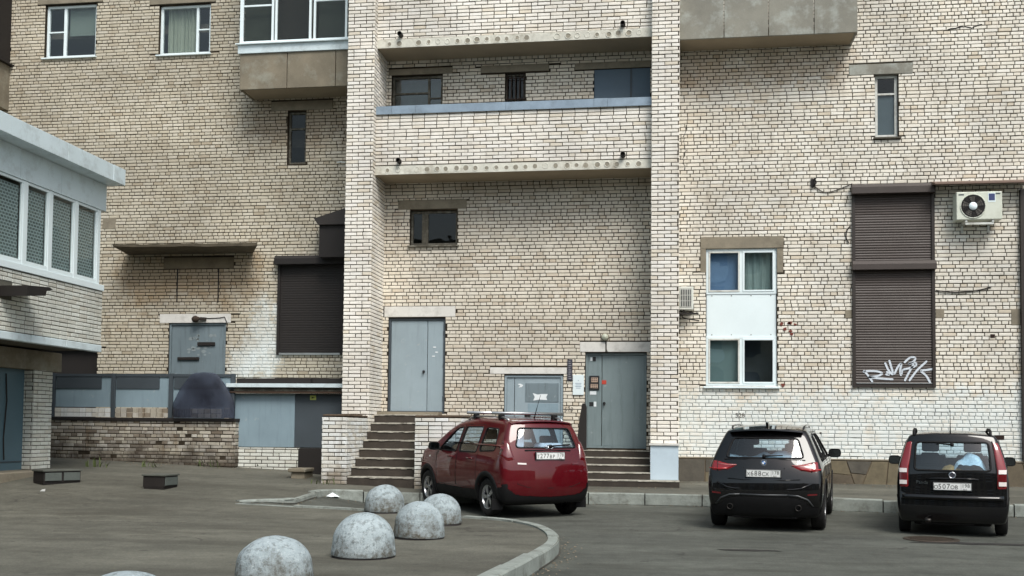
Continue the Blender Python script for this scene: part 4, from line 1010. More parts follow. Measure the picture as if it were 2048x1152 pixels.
# basement shelter between low wall and pier
YSH = 21.72
sh = empty('basement_shelter', (W(530, 930, YSH).x, YSH, .5), 'basement entrance shelter with pale blue sheet panel and plank roof beside the pier', 'shelter')
def sr(a, c, e, d): return rect(a, c, e, d, YSH)
r = sr(466, 787, 590, 894); MB().box(r[0], r[1], YSH-.03, YSH, r[2], r[3]).build('blue_panel', M_blue_p, sh, bevel=.004)
r2 = sr(590, 787, 690, 895); MB().box(r[1]+.004, XLP0-.004, YSH-.02, YSH+.02, r[2], r[3]).build('dark_door', M_slate, sh, bevel=.004)
q = sr(621, 791, 633, 800); MB().box(q[0], q[1], YSH-.03, YSH-.021, q[2], q[3]).build('yellow_sign', mat('yellow_sign', (176, 186, 96), .6), sh)
q2 = MB(); cx_, cz_ = (q[0]+q[1])/2, (q[2]+q[3])/2
q2.prism([(cx_-.03, YSH-.033, cz_+.02), (cx_+.045, YSH-.033, cz_), (cx_-.03, YSH-.033, cz_-.02)], (0, .002, 0)); q2.build('sign_mark', M_black, sh)
r3 = sr(466, 895, 600, 940); MB().box(r3[0], XLP0, YSH-.02, YSH+.2, .2, r[2]-.012).build('base_wall', M_mort, sh)
brickwork(sh, 'Y', YSH-.02, r3[0], r3[1], zgl-.05, r[2]-.015, M_brick_annex, [], 81, single=lambda u, z: True, style='run')
rr = sr(466, 768, 690, 785)
MB().box(rr[0]-.05, XLP0-.005, YSH-.25, YSH+1.1, rr[2]+.1, rr[3]).build('roof_sheet', M_white_sheet, sh, bevel=.004)
bpl = MB()
for i in range(3): bpl = MB(); bpl.box(rr[0], XLP0-.01, YSH-.19+.02*i, YSH-.1+.02*i, rr[2]-.02+.04*i, rr[2]+.016+.04*i); bpl.build('plank', M_wood_old if i else mat('dark_plank', (72, 56, 46), .9, var=.3, scale=7, stretch=(1, 6, 6)), sh, bevel=.004)
p = sr(475, 757, 622, 768); MB().box(p[0], p[1], YSH-.05, YSH+.1, p[2], p[3]).build('tarred_board', M_black, sh, bevel=.006)
p = sr(545, 754, 685, 768); MB().box(p[0], XLP0-.02, YSH+.12, YSH+.25, p[2], p[3]-.02).build('tarred_board', M_black, sh, bevel=.006)
p = sr(612, 896, 640, 960); MB().box(p[0], XC0+.1, YSH-.5, YSH-.022, .3, p[3]).build('cellar_box', M_black, sh, bevel=.006)
def ground_box(name, px0, px1, pyb, h, d, m, label, cat, rz=0, y_off=0):
    p0, p1 = Gf(px0, pyb, zy), Gf(px1, pyb, zy); c = (p0+p1)/2
    return p0, p1, c
p0, p1, c = ground_box('x', 578, 612, 957, .2, .4, None, '', '')
o = MB().box(p0.x, p1.x, c.y, c.y+.5, c.z-.02, c.z+.12).box(p0.x-.05, p1.x+.03, c.y-.05, c.y+.5, c.z+.122, c.z+.2).build('stone_block', M_conc_panel, None, bevel=.02, org=(c.x, c.y, c.z)); tag(o, 'flat grey stone block on the ground by the dark cellar box', 'block')
# slatted box by the annex pier
def planter(px0, px1, pyb, label, dx=0, npan=2):
    p0, p1 = Gf(px0, pyb, zy), Gf(px1, pyb-6, zy); c = (p0+p1)/2; L = (p1-p0).length; ang = math.atan2(p1.y-p0.y, p1.x-p0.x)
    e = empty('wooden_box', c, label, 'box', 'dark wooden boxes on the yard', rz=ang, local=True)
    h = .25; d = .42
    MB().box(-L/2, L/2, .02, d, .03, h-.03).build('box_body', M_black, e, bevel=.006)
    MB().box(-L/2-.02, L/2+.02, -.01, d+.02, h-.028, h).build('lid', mat('grey_board', (84, 86, 80), .8, var=.2, scale=5), e, bevel=.005)
    for i in range(npan):
        a, q = -L/2+L*i/npan+.02, -L/2+L*(i+1)/npan-.02
        MB().box(a, q, .0, .018, .06, h-.05).build('front_panel', mat('greenish_board', (84, 90, 86), .7, var=.15, scale=5), e, bevel=.004)
    MB().box(-L/2, L/2, .03, d-.02, 0, .028).build('foot_board', M_black, e)
planter(88, 162, 971, 'long dark wooden box with two pale front panels by the annex pier')
planter(330, 357, 980, 'short dark wooden box alone on the yard before the low wall', npan=1)

# ================================================================ WALL-MOUNTED THINGS
def outdoor_unit(px0, py0, px1, py1, Y, dep, label):
    x0, x1, z0, z1 = rect(px0, py0, px1, py1, Y-dep); yf = Y-dep; sc_ = (x1-x0)
    u = empty('air_conditioner', ((x0+x1)/2, yf, z0), label, 'air conditioner')
    cm = mat('ac_cream', (206, 210, 196), .45, var=.05, scale=3, stain=(170, 170, 152), stain_amt=.4)
    MB().box(x0, x1, yf, Y-.06, z0, z1).build('casing', cm, u, bevel=.015)
    cx, cz, r = x0+sc_*.36, (z0+z1)/2-.01, (z1-z0)*.42
    M_ = Matrix.Translation((cx, yf, cz)) @ Matrix.Rotation(R_(90), 4, 'X')
    MB().lathe([(r+.012, -.001), (r+.01, .012), (r-.006, .012), (r-.008, .002)], 32, M_).build('fan_ring', cm, u, smooth=True)
    MB().lathe([(0, .003), (r-.004, .003)], 32, M_).build('fan_recess', M_black, u)
    b = MB()
    for k in range(5):
        a = k*2*math.pi/5; 
        b.add([(cx+rr*math.cos(a+t), yf-.005-dy, cz+rr*math.sin(a+t)) for rr, t, dy in ((r*.25, 0, 0), (r*.9, .1, 0), (r*.85, .75, .004), (r*.25, .7, .003))], [(0, 1, 2, 3)])
    b.build('fan_blades', mat('fan_grey', (92, 88, 82), .6), u)
    b = MB()
    for rr in (.4, .55, .7, .85): b.tube([(cx+r*rr*math.cos(t), yf-.014, cz+r*rr*math.sin(t)) for t in [i*math.pi/16 for i in range(32)]], .0035, 4, closed=True)
    for k in range(16):
        a = k*math.pi/8; b.tube([(cx+r*.3*math.cos(a), yf-.012, cz+r*.3*math.sin(a)), (cx+r*math.cos(a), yf-.012, cz+r*math.sin(a))], .0035, 4)
    b.build('fan_grille', M_dkplastic, u)
    MB().lathe([(r*.34, .012), (r*.33, .02), (0, .022)], 20, M_).build('fan_hub', M_pvc, u, smooth=True)
    sx0 = x0+sc_*.69
    lb = MB().box(sx0, sx0+sc_*.16, yf-.004, yf, z1-.2*(z1-z0)-.1, z1-.03).build('energy_label', M_pvc, u)
    MB().box(sx0+.012, sx0+sc_*.16-.012, yf-.006, yf-.0045, z1-.2*(z1-z0)-.07, z1-.045).build('label_print', mat('label_blue', (58, 66, 110), .6), u)
    MB().box(x0+.04, x0+.14, yf-.003, yf, z1-.07, z1-.045).box(x1-.14, x1-.04, yf-.003, yf, z1-.06, z1-.035).build('maker_print', M_slate, u)
    b = MB()
    for x in (x0+sc_*.22, x1-sc_*.2): b.box(x-.02, x+.02, yf+.02, Y-.001, z0-.045, z0-.003); b.box(x-.02, x+.02, Y-.03, Y-.001, z0-.2, z0-.046)
    b.box(x0+sc_*.2, x1-sc_*.18, yf+.03, yf+.07, z0-.09, z0-.05); b.build('bracket', M_pvc_old, u)
outdoor_unit(1913, 383, 2005, 439, Yw-.02, .36, 'cream outdoor air-conditioning unit with round fan under the brown canopy')
# small unit seen edge-on beside the pier
x0, x1, z0, z1 = rect(1359, 573, 1387, 619, Yw-.32)
u = empty('air_conditioner', (x0, Yw-.3, z0), 'small grey outdoor air-conditioning unit tucked against the right pier', 'air conditioner')
MB().box(XRP1+.02, x1, Yw-.32, Yw-.05, z0, z1).build('casing', mat('ac_grey', (214, 216, 208), .5, var=.08), u, bevel=.012)
b = MB()
for k in range(7): x = XRP1+.05+(x1-XRP1-.1)*k/6; b.box(x-.006, x+.006, Yw-.333, Yw-.321, z0+.05, z1-.05)
for k in range(4): z = z0+.06+(z1-z0-.12)*k/3; b.box(XRP1+.04, x1-.03, Yw-.328, Yw-.3205, z-.004, z+.004)
b.build('front_grille', M_pvc_old, u)
MB().box(XRP1+.04, x1-.04, Yw-.3215, Yw-.319, z0+.045, z1-.045).build('dark_coil', M_dkplastic, u)
b = MB(); b.box(XRP1+.02, x1+.1, Yw-.34, Yw-.3, z0-.1, z0-.065); b.tube([(XRP1+.04, Yw-.3, z0-.1), (x1, Yw-.02, z0-.02)], .014, 6); b.box(XRP1+.1, XRP1+.13, Yw-.3, Yw-.001, z0-.06, z0-.001); b.tube([(XRP1+.05, Yw-.25, z0), (XRP1+.09, Yw-.2, z0-.15), (XRP1+.2, Yw-.1, z0-.17), (x1+.12, Yw-.03, z0-.2)], .012, 6); b.build('bracket', M_black, u)
# wall lamp above the entrance
p = W(1210, 674, Yw-.05)
lm = empty('wall_lamp', (p.x, Yw, p.z), 'round unlit bulkhead lamp above the entrance door', 'lamp')
Mx = Matrix.Translation((p.x, Yw-.01, p.z)) @ Matrix.Rotation(R_(90), 4, 'X')
MB().lathe([(0, 0), (.085, 0), (.085, .03), (.07, .035)], 20, Mx).build('lamp_base', M_conc, lm, smooth=True, angle=40)
MB().lathe([(.07, .034), (.066, .06), (.045, .085), (0, .095)], 20, Mx).build('lamp_glass', mat('opal_glass', (186, 190, 172), .3, var=.1, scale=20), lm, smooth=True)
pts = [W(x, y, Yw) for x, y in ((1211, 680), (1212, 688), (1213, 700), (1216, 706))]
MB().tube([(q.x, Yw-.03, q.z) for q in pts], .008, 6).build('lamp_cable', M_black, lm)
# fitting above the battered door
p = W(392, 638, Yl-.1)
lm = empty('wall_lamp', (p.x, Yl, p.z), 'dark broken lamp fitting with cable on the white lintel of the battered door', 'lamp')
MB().lathe([(0, -.09), (.05, -.085), (.075, -.04), (.078, .01), (.05, .05), (.03, .08), (.0, .085)], 14, Matrix.Translation((p.x, Yl-.1, p.z)) @ Matrix.Rotation(R_(80), 4, 'Y')).build('lamp_body', M_rust, lm, smooth=True)
MB().box(p.x+.07, p.x+.22, Yl-.1, Yl-.021, p.z-.03, p.z+.04).build('lamp_socket', M_brown, lm, bevel=.01)
pts = [W(x, y, Yl) for x, y in ((402, 635), (420, 637), (440, 636), (450, 634), (456, 648), (454, 660))]
MB().tube([(q.x, Yl-.03, q.z) for q in pts], .009, 6).build('lamp_cable', M_black, lm)
# notices beside the entrance
r = rect(1146, 750, 1168, 790, Yw); nb = MB().box(r[0], r[1], Yw-.045, Yw-.012, r[2], r[3]).build('notice_board', M_pvc, None, bevel=.004, org=((r[0]+r[1])/2, Yw, r[2])); tag(nb, 'small white notice sheet on the wall left of the entrance door', 'notice')
b = MB()
for k, (a, wd) in enumerate(((.28, .1), (.42, .7), (.5, .6), (.58, .68), (.66, .5))): z = r[3]-(r[3]-r[2])*a; cx = (r[0]+r[1])/2; b.box(cx-(r[1]-r[0])*wd/2*.8, cx+(r[1]-r[0])*wd/2*.8, Yw-.047, Yw-.0455, z-.005, z+.005)
b.build('print', mat('print_grey', (120, 140, 160), .8), nb, org=((r[0]+r[1])/2, Yw, r[2]))
r = rect(1135, 719, 1145, 761, Yw); sg = MB().box(r[0], r[1], Yw-.04, Yw-.012, r[2], r[3]).build('wall_plaque', mat('plaque', (62, 62, 72), .5), None, bevel=.004, org=((r[0]+r[1])/2, Yw, r[2])); tag(sg, 'narrow upright dark plaque on the wall above the notice sheet', 'sign')
b = MB()
for k in range(9): z = r[2]+.04+(r[3]-r[2]-.08)*k/8; b.box(r[0]+.025, r[1]-.02-.01*(k % 3), Yw-.042, Yw-.0405, z-.009, z+.009)
b.build('lettering', mat('plaque_print', (132, 132, 138), .7), sg, org=((r[0]+r[1])/2, Yw, r[2]))
# dark board leaning beside the entrance
p0, p1 = W(1157, 893, 21.75), W(1170, 893, 21.75); ztp = W(1166, 806, 21.75).z
b = MB(); pts = [(p0.x-.05, zl-.0), (p1.x+.03, zl), (p1.x+.03, ztp-.09), (p1.x-.0, ztp), (p1.x-.06, ztp-.01), (p0.x+.02, ztp-.3)]
bd = b.prism([(x, 21.72, z) for x, z in pts], (0, .06, 0)).build('dark_board', M_black, None, bevel=.006, org=(p1.x, 21.75, zl)); tag(bd, 'narrow near-black board standing upright beside the entrance door', 'board')
# cables
def cable(pts, r, label, Y=Yw, off=.03, m=M_black):
    q = catmull([tuple(Vector((W(x, y, Y).x, Y-off, W(x, y, Y).z))) for x, y in pts], 5); o = MB().tube(q, r, 6).build('cable', m, None, smooth=True, org=q[0]); tag(o, label, 'cable'); return o
cable([(1622, 360), (1628, 372), (1645, 384), (1662, 384), (1685, 376), (1704, 368)], .009, 'thin black cable sagging to the top of the graffitied shutter')
cable([(1871, 581), (1900, 585), (1930, 584), (1960, 580), (1982, 574)], .012, 'dark cable sagging across the brick right of the shutter')
cable([(675, 326), (682, 325), (692, 326)], .01, 'short pale wire stub beside the left pier', Yl, .05, M_pvc)
cable([(1700, 452), (1693, 462), (1692, 476), (1697, 486)], .012, 'short dark hose loop at the left side of the shutter')
br = MB(); p = W(1628, 366, Yw)
br.tube([(p.x-.02, Yw-.005, p.z+.06), (p.x+.03, Yw-.16, p.z+.07), (p.x+.22, Yw-.18, p.z+.06)], .012, 6); br.box(p.x-.07, p.x+.02, Yw-.04, Yw-.012, p.z-.08, p.z+.08); br.tube([(p.x-.04, Yw-.03, p.z-.1), (p.x+.03, Yw-.1, p.z-.02), (p.x+.0, Yw-.12, p.z+.06)], .016, 6)
o = br.build('wall_bracket', M_black, None, org=(p.x, Yw, p.z)); tag(o, 'small tangled black cable bracket on the brick above the white window', 'bracket')

# ================================================================ THINGS ON THE GROUND
t = NT('dome_concrete')
tc = t.n('ShaderNodeTexCoord').outputs['Object']; oi = t.n('ShaderNodeObjectInfo')
ad = t.n('ShaderNodeVectorMath', operation='ADD'); t.put(ad.inputs[0], tc); cb_ = t.n('ShaderNodeCombineXYZ'); t.put(cb_.inputs[0], t.math('MULTIPLY', oi.outputs['Random'], 37.0)); t.put(ad.inputs[1], cb_.outputs[0]); vv = ad.outputs[0]
n1 = t.noise(2.6, 5, .72, vv); n2 = t.noise(15, 6, .78, vv); n3 = t.noise(42, 4, .75, vv)
c = t.ramp(n1, [(.3, srgb(136, 146, 148)), (.5, srgb(158, 170, 174)), (.7, srgb(176, 188, 192))])
c = t.mix(t.mapr(n2, .5, .6, 0, .7), c, srgb(106, 112, 110)); c = t.mix(t.mapr(n3, .56, .64, 0, .5), c, srgb(196, 204, 206))
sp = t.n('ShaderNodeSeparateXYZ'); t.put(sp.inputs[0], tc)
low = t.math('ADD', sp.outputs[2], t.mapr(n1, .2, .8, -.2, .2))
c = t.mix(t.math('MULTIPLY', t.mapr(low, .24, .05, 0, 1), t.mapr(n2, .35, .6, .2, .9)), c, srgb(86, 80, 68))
t.set(col=c, rough=t.mapr(n2, .2, .8, .7, .92), spec=.3); t.bump(t.math('ADD', n2, t.math('MULTIPLY', n3, .4)), .8, .02)
M_dome = t.m
def dome(px, py, diam, h, label, deep=None, seed=0):
    p = deep if deep else Gf(px, py, zy)
    d = Vector((p.x, p.y, 0)).normalized()
    if not deep: p = p+d*(diam/2*.95)
    z = zy(p.x, p.y); rg = random.Random(seed)
    e = empty('concrete_dome', (p.x, p.y, z), label, 'bollard', 'grey concrete domes on the raised corner', local=True)
    r = diam/2; prof = [(r*.99, .025), (r, .035), (r*.985, .09), (r*.955, .15)]
    zc = h*.34
    for i in range(1, 11):
        a = i*math.pi/20; prof.append((r*.955*math.cos(a) if i < 10 else .0005, .15+(h-.15)*math.sin(a)))
    b = MB().lathe(prof, 40)
    b.v = [(x*(1+.03*noise.noise(Vector((x*5, y*5, q*5+seed*3)))), y*(1+.03*noise.noise(Vector((x*5, y*5, q*5+seed*3+9)))), q+.008*noise.noise(Vector((x*7, y*7, seed+4)))*(q > .1)) for x, y, q in b.v]
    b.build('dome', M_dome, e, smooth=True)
    MB().lathe([(r*.97, -.05), (r*.97, .028), (r*.9, .03)], 36).build('gap_shadow', M_black, e, smooth=True)  # near-black ring puts the shadow gap under the dome into colour
    e.rotation_euler = (rg.uniform(-.02, .02), rg.uniform(-.02, .02), rg.uniform(0, 6))
def dpos(px, pyt, d_):
    q = CAM+ray(px, pyt)*(d_/1.0); return q
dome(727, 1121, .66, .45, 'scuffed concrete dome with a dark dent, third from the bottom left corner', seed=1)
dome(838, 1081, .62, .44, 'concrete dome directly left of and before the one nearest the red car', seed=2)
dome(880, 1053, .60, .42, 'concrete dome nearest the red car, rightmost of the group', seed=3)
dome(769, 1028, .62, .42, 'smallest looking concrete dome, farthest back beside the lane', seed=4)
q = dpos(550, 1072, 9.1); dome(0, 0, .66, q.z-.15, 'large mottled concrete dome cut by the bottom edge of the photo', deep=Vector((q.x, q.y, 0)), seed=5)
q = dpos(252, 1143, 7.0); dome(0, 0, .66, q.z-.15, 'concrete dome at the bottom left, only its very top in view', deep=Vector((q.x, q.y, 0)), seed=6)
# manhole cover, litter
p = Gf(1862, 1079, zr); mh = MB().lathe([(0, .006), (.30, .006), (.30, .012), (.36, .012), (.37, .0)], 40, Matrix.Translation((p.x, p.y, p.z)))
for k in range(-3, 4):
    hw = math.sqrt(.28**2-(k*.075)**2); mh.box(p.x-hw, p.x+hw, p.y+k*.075-.012, p.y+k*.075+.012, p.z+.0055, p.z+.012)
o = mh.build('manhole_cover', mat('cast_iron', (64, 56, 48), .7, metal=.3, var=.25, scale=9, bump=.3), None, org=p); tag(o, 'round iron manhole cover behind the small black hatchback', 'manhole cover')
p = Gf(665, 995, zr); b = MB(); rg = random.Random(2); vs = [(p.x, p.y, p.z+.09)]+[(p.x+rg.uniform(.06, .14)*math.cos(a), p.y+rg.uniform(.06, .12)*math.sin(a), p.z+.012+rg.uniform(0, .03)) for a in [i*.8 for i in range(8)]]
o = b.add(vs, [(0, i, i % 8+1) for i in range(1, 9)]).build('litter', M_paper, None, org=p); tag(o, 'crumpled white scrap of litter lying in the lane by the steps', 'litter')
for i, (px, py, lb) in enumerate(((1224, 1001, 'tiny white scrap at the kerb between the red and black cars'), (85, 984, 'tiny pale scrap on the yard by the annex door slab'))):
    p = Gf(px, py, zr if i == 0 else zy); b = MB(); b.add([(p.x-.05, p.y, p.z+.01), (p.x+.05, p.y-.01, p.z+.012), (p.x+.02, p.y+.05, p.z+.05), (p.x-.03, p.y+.03, p.z+.04)], [(0, 1, 2, 3)]); o = b.build('litter', mat('grey_paper', (168, 170, 166), .9), None, org=p); tag(o, lb, 'litter')
# dark wet patches on the asphalt
for k, (px, py, a, bb, lb) in enumerate(((1500, 1101, .42, .1, ''), (1960, 1088, .9, .16, ''))):
    p = Gf(px, py, zr); b = MB(); rg = random.Random(k+3); n = 22
    vs = [(p.x+a*math.cos(t)*rg.uniform(.7, 1.1), p.y+bb*math.sin(t)*rg.uniform(.6, 1.2), zr(p.x, p.y)+.005) for t in [2*math.pi*i/n for i in range(n)]]
    o = b.add(vs, [tuple(range(n))]).build('asphalt_patch', mat('tar_patch', (48, 46, 44), .7, var=.2, scale=6, bump=.3), road, org=(0, 0, 0))

# grit and dead leaves gathered along kerbs and wall feet
rg = random.Random(77); b = MB()
def bit(x, y, z, r, flat):
    a = rg.uniform(0, 6); vs = [(x+r*math.cos(a+k*2.1)*rg.uniform(.6, 1.2), y+r*math.sin(a+k*2.1)*rg.uniform(.6, 1.2), z+.004+rg.uniform(0, r*.3)) for k in range(3)]+[(x, y, z+.004+r*(.35 if flat else .9))]
    b.add(vs, [(0, 1, 3), (1, 2, 3), (2, 0, 3)])
for path, side_ in ((isl, -1), (pav, -1)):
    for (x0, y0), (x1, y1) in zip(path, path[1:]):
        L = math.hypot(x1-x0, y1-y0)
        for k in range(int(L*26)):
            t_ = rg.random(); nx_, ny_ = -(y1-y0)/L, (x1-x0)/L; o_ = .03+abs(rg.gauss(0, .13)); x, y = x0+(x1-x0)*t_-nx_*o_, y0+(y1-y0)*t_-ny_*o_
            bit(x, y, zr(x, y), rg.uniform(.006, .022), rg.random() < .5)
for k in range(900):
    x = rg.uniform(-13.5, 8.5); base = YLW if x < -8 else (20.8 if x < .2 else Yw-.05); y = base-.02-abs(rg.gauss(0, .3)); bit(x, y, zy(x, y), rg.uniform(.008, .026), rg.random() < .6)
for k in range(900):
    x = rg.uniform(-11, 7); y = rg.uniform(7, 20); on = y < 15.5 and x < -2.2; z = zy(x, y) if on else zr(x, y)
    if not on and y > 16: continue
    bit(x, y, z, rg.uniform(.005, .014), True)
o = b.build('grit', mat('grit', (112, 104, 90), .95, var=.5, scale=30, bump=0)); tag(o, 'grit and dead leaves strewn along kerbs and wall feet', kind='stuff')
b = MB()
for (px, py, n, h) in ((1985, 968, 26, .3), (2030, 966, 30, .36), (1690, 962, 12, .2), (1800, 962, 12, .18), (1400, 962, 9, .16), (560, 934, 20, .26), (520, 936, 14, .2), (190, 934, 14, .22), (300, 934, 14, .2), (420, 934, 12, .2), (640, 968, 9, .16)):
    p = Gf(px, py, zy)
    for k in range(n):
        x, y = p.x+rg.gauss(0, .16), p.y+rg.gauss(0, .04); z = zy(x, y); a = rg.uniform(0, 6); ln = rg.uniform(.05, .16); hh = h*rg.uniform(.4, 1.1); wd = rg.uniform(.006, .016); dx, dy = math.cos(a)*ln, math.sin(a)*ln; sx_, sy_ = -math.sin(a)*wd, math.cos(a)*wd
        b.add([(x-sx_, y-sy_, z), (x+sx_, y+sy_, z), (x+dx*.4+sx_, y+dy*.4+sy_, z+hh*.6), (x+dx*.4-sx_, y+dy*.4-sy_, z+hh*.6), (x+dx, y+dy, z+hh)], [(0, 1, 2, 3), (3, 2, 4)])
o = b.build('weeds', mat('weed_green', (74, 84, 48), .8, var=.35, scale=9, bump=0)); tag(o, 'thin weeds at the foot of the walls', kind='stuff')

# ================================================================ CARS
def paint(name, col, flake=.0, dust=.12):
    t = NT(name); c = srgb(*col)
    n = t.noise(3, 5, .65); d = t.noise(14, 4, .7)
    cc = t.mix(t.math('MULTIPLY', t.mapr(n, .4, .75, 0, 1), dust), c, srgb(128, 120, 108))
    t.set(col=cc, rough=t.mapr(d, .2, .8, .42, .55), metal=flake, spec=.05, coat=1.0, coatr=.015); return t.m
M_red = paint('red_paint', (84, 9, 19), .1, .04); M_blk1 = paint('black_paint', (9, 9, 11), .0, .02); M_blk2 = paint('black_paint_plain', (9, 9, 11), .0, .02)
M_trim = mat('black_trim', (24, 24, 25), .65, spec=.2, var=.12, scale=6, fine=60)
M_tyre = mat('tyre', (26, 25, 25), .85, var=.2, scale=9)
M_lining = mat('car_lining', (30, 29, 30), .9, var=.1)
M_seat = mat('seat_fabric', (44, 44, 48), .9, var=.15)
M_chrome = mat('chrome', (214, 216, 220), .12, metal=1, var=.02, bump=0)
M_alloy = mat('alloy', (182, 184, 186), .3, metal=.9, var=.05, bump=0)
M_redl = mat('red_lens', (126, 16, 22), .12, var=.1, bump=0, spec=.7, coat=.6); M_redl_d = mat('dark_red_lens', (92, 14, 20), .12, var=.1, bump=0, spec=.7, coat=.6)
M_clearl = mat('clear_lens', (226, 216, 212), .12, var=.1, bump=0, spec=.7, coat=.6); M_orangel = mat('amber_lens', (190, 96, 30), .15, var=.1, bump=0, coat=.5)
M_platew = mat('plate_white', (226, 228, 226), .35, var=.03, bump=0); M_platek = mat('plate_print', (24, 24, 26), .5, var=0.02, bump=0)
M_bag = mat('pale_blue_sheet', (186, 212, 226), .35, var=.25, scale=7, fine=25, bump=.5, dist=.03, stain=(214, 222, 226), stain_amt=.8)
M_bag_y = mat('ochre_cloth', (150, 120, 70), .9, var=.3, scale=8)
def interp(tab, t):
    if t <= tab[0][0]: return tab[0][1]
    for (a, va), (b, vb) in zip(tab, tab[1:]):
        if t <= b: return va+(vb-va)*(t-a)/(b-a)
    return tab[-1][1]
def chaikin(p, n=2, rad=.06):
    "round the corners of a closed outline, at most rad along each edge; long edges get extra points"
    out = []; N = len(p)
    for i in range(N):
        v = Vector(p[i]); a = Vector(p[i-1]); b = Vector(p[(i+1) % N]); r = min(rad, (a-v).length*.42, (b-v).length*.42)
        A = v+(a-v).normalized()*r; C = v+(b-v).normalized()*r
        for t in (0, .25, .5, .75, 1): q = A*(1-t)**2+v*2*t*(1-t)+C*t*t; out.append((q.x, q.y))
    res = []
    for i in range(len(out)):
        a, b = Vector(out[i]), Vector(out[(i+1) % len(out)]); k = max(1, int((b-a).length/.08))
        res += [tuple(a.lerp(b, j/k)) for j in range(k)]
    return res
def circle(cy, cz, r, n=28): return [(cy+r*math.cos(2*math.pi*k/n), cz+r*math.sin(2*math.pi*k/n)) for k in range(n)]
def poly_sd(P, poly):
    poly = np.array(poly, float); best = np.full(len(P), 1e9); near = np.zeros_like(P); inside = np.zeros(len(P), bool)
    for i in range(len(poly)):
        a, b = poly[i], poly[(i+1) % len(poly)]; ab = b-a; L = (ab@ab)+1e-12
        t = np.clip(((P-a)@ab)/L, 0, 1); q = a+t[:, None]*ab; d = np.hypot(*(P-q).T)
        m_ = d < best; best[m_] = d[m_]; near[m_] = q[m_]
        c = ((a[1] > P[:, 1]) != (b[1] > P[:, 1])) & (P[:, 0] < (b[0]-a[0])*(P[:, 1]-a[1])/((b[1]-a[1]) if abs(b[1]-a[1]) > 1e-12 else 1e-12)+a[0])
        inside ^= c
    return np.where(inside, -best, best), near
class Car:
    def __init__(s, name, loc, heading, label, spec):
        s.root = empty(name, loc, label, 'car', rz=heading, local=True); s.sp = spec; s.R = s.root
        s.shell()
    def shell(s):
        sp = s.sp; A_, B_, C_ = sp['a'], sp['b'], sp['c']
        def P(a, b, c):
            yr = interp(sp['yr'], c)+interp(sp['rc'], c)*abs(a)**2.2; yf = interp(sp['yf'], c)-sp['fc']*abs(a)**2.2
            y = yr+(yf-yr)*b; zt = interp(sp['zt'], y); zb = interp(sp['zb'], y)
            z = zb+(zt-zb)*c+sp['crown']*(1-a*a)*max(0, (c-.5)*2)
            return (a*interp(sp['wz'], zb+(zt-zb)*c)*interp(sp['wy'], y), y, z)
        idx = {}; V = []; Fc = []
        def vi(i, j, k):
            if (i, j, k) not in idx: idx[(i, j, k)] = len(V); V.append(P(A_[i], B_[j], C_[k]))
            return idx[(i, j, k)]
        na, nb, nc = len(A_)-1, len(B_)-1, len(C_)-1
        for j in range(nb):
            for k in range(nc):
                Fc.append((vi(0, j, k), vi(0, j, k+1), vi(0, j+1, k+1), vi(0, j+1, k))); Fc.append((vi(na, j, k), vi(na, j+1, k), vi(na, j+1, k+1), vi(na, j, k+1)))
        for i in range(na):
            for k in range(nc):
                Fc.append((vi(i, 0, k), vi(i+1, 0, k), vi(i+1, 0, k+1), vi(i, 0, k+1))); Fc.append((vi(i, nb, k), vi(i, nb, k+1), vi(i+1, nb, k+1), vi(i+1, nb, k)))
            for j in range(nb):
                Fc.append((vi(i, j, 0), vi(i, j+1, 0), vi(i+1, j+1, 0), vi(i+1, j, 0))); Fc.append((vi(i, j, nc), vi(i+1, j, nc), vi(i+1, j+1, nc), vi(i, j+1, nc)))
        me = bpy.data.meshes.new('cage'); me.from_pydata(V, [], Fc); me.update()
        o = bpy.data.objects.new('cage', me); COL.objects.link(o); md = o.modifiers.new('s', 'SUBSURF'); md.levels = 3; md.render_levels = 3
        dg = bpy.context.evaluated_depsgraph_get(); dg.update(); m2 = bpy.data.meshes.new_from_object(o.evaluated_get(dg))
        n = len(m2.vertices); co = np.empty(n*3); m2.vertices.foreach_get('co', co); s.V = co.reshape(-1, 3)
        s.F = np.array([tuple(p.vertices) for p in m2.polygons])
        nr = np.empty(n*3); m2.vertices.foreach_get('normal', nr); s.N = nr.reshape(-1, 3)
        bpy.data.objects.remove(o); bpy.data.meshes.remove(me); bpy.data.meshes.remove(m2)
        e = np.linalg.norm(s.V[s.F]-s.V[np.roll(s.F, -1, 1)], axis=2); s.el = np.full(n, 1e9)
        for k in range(4): np.minimum.at(s.el, s.F[:, k], np.minimum(e[:, k], e[:, k-1]))
        E_ = np.sort(np.concatenate([s.F[:, [k, (k+1) % 4]] for k in range(4)]), 1); s.E = np.unique(E_, axis=0)
        s.bvh = BVHTree.FromPolygons([Vector(v) for v in s.V], s.F.tolist()); s.cls = np.full(len(s.F), -1); s.frozen = np.zeros(n, bool)
        s.parts = []
    def side(s, y, z, sx=1, off=0):
        h = s.bvh.ray_cast(Vector((sx*3, y, z)), Vector((-sx, 0, 0)))
        if h[0] is None: h = s.bvh.find_nearest(Vector((sx*1.0, y, z)))
        return h[0]+h[1]*off
    def rear(s, x, z, off=0):
        h = s.bvh.ray_cast(Vector((x, -3, z)), Vector((0, 1, 0)))
        if h[0] is None: h = s.bvh.find_nearest(Vector((x, 0, z)))
        return h[0]+h[1]*off
    def top(s, x, y, off=0):
        h = s.bvh.ray_cast(Vector((x, y, 4)), Vector((0, 0, -1))); return h[0]+h[1]*off
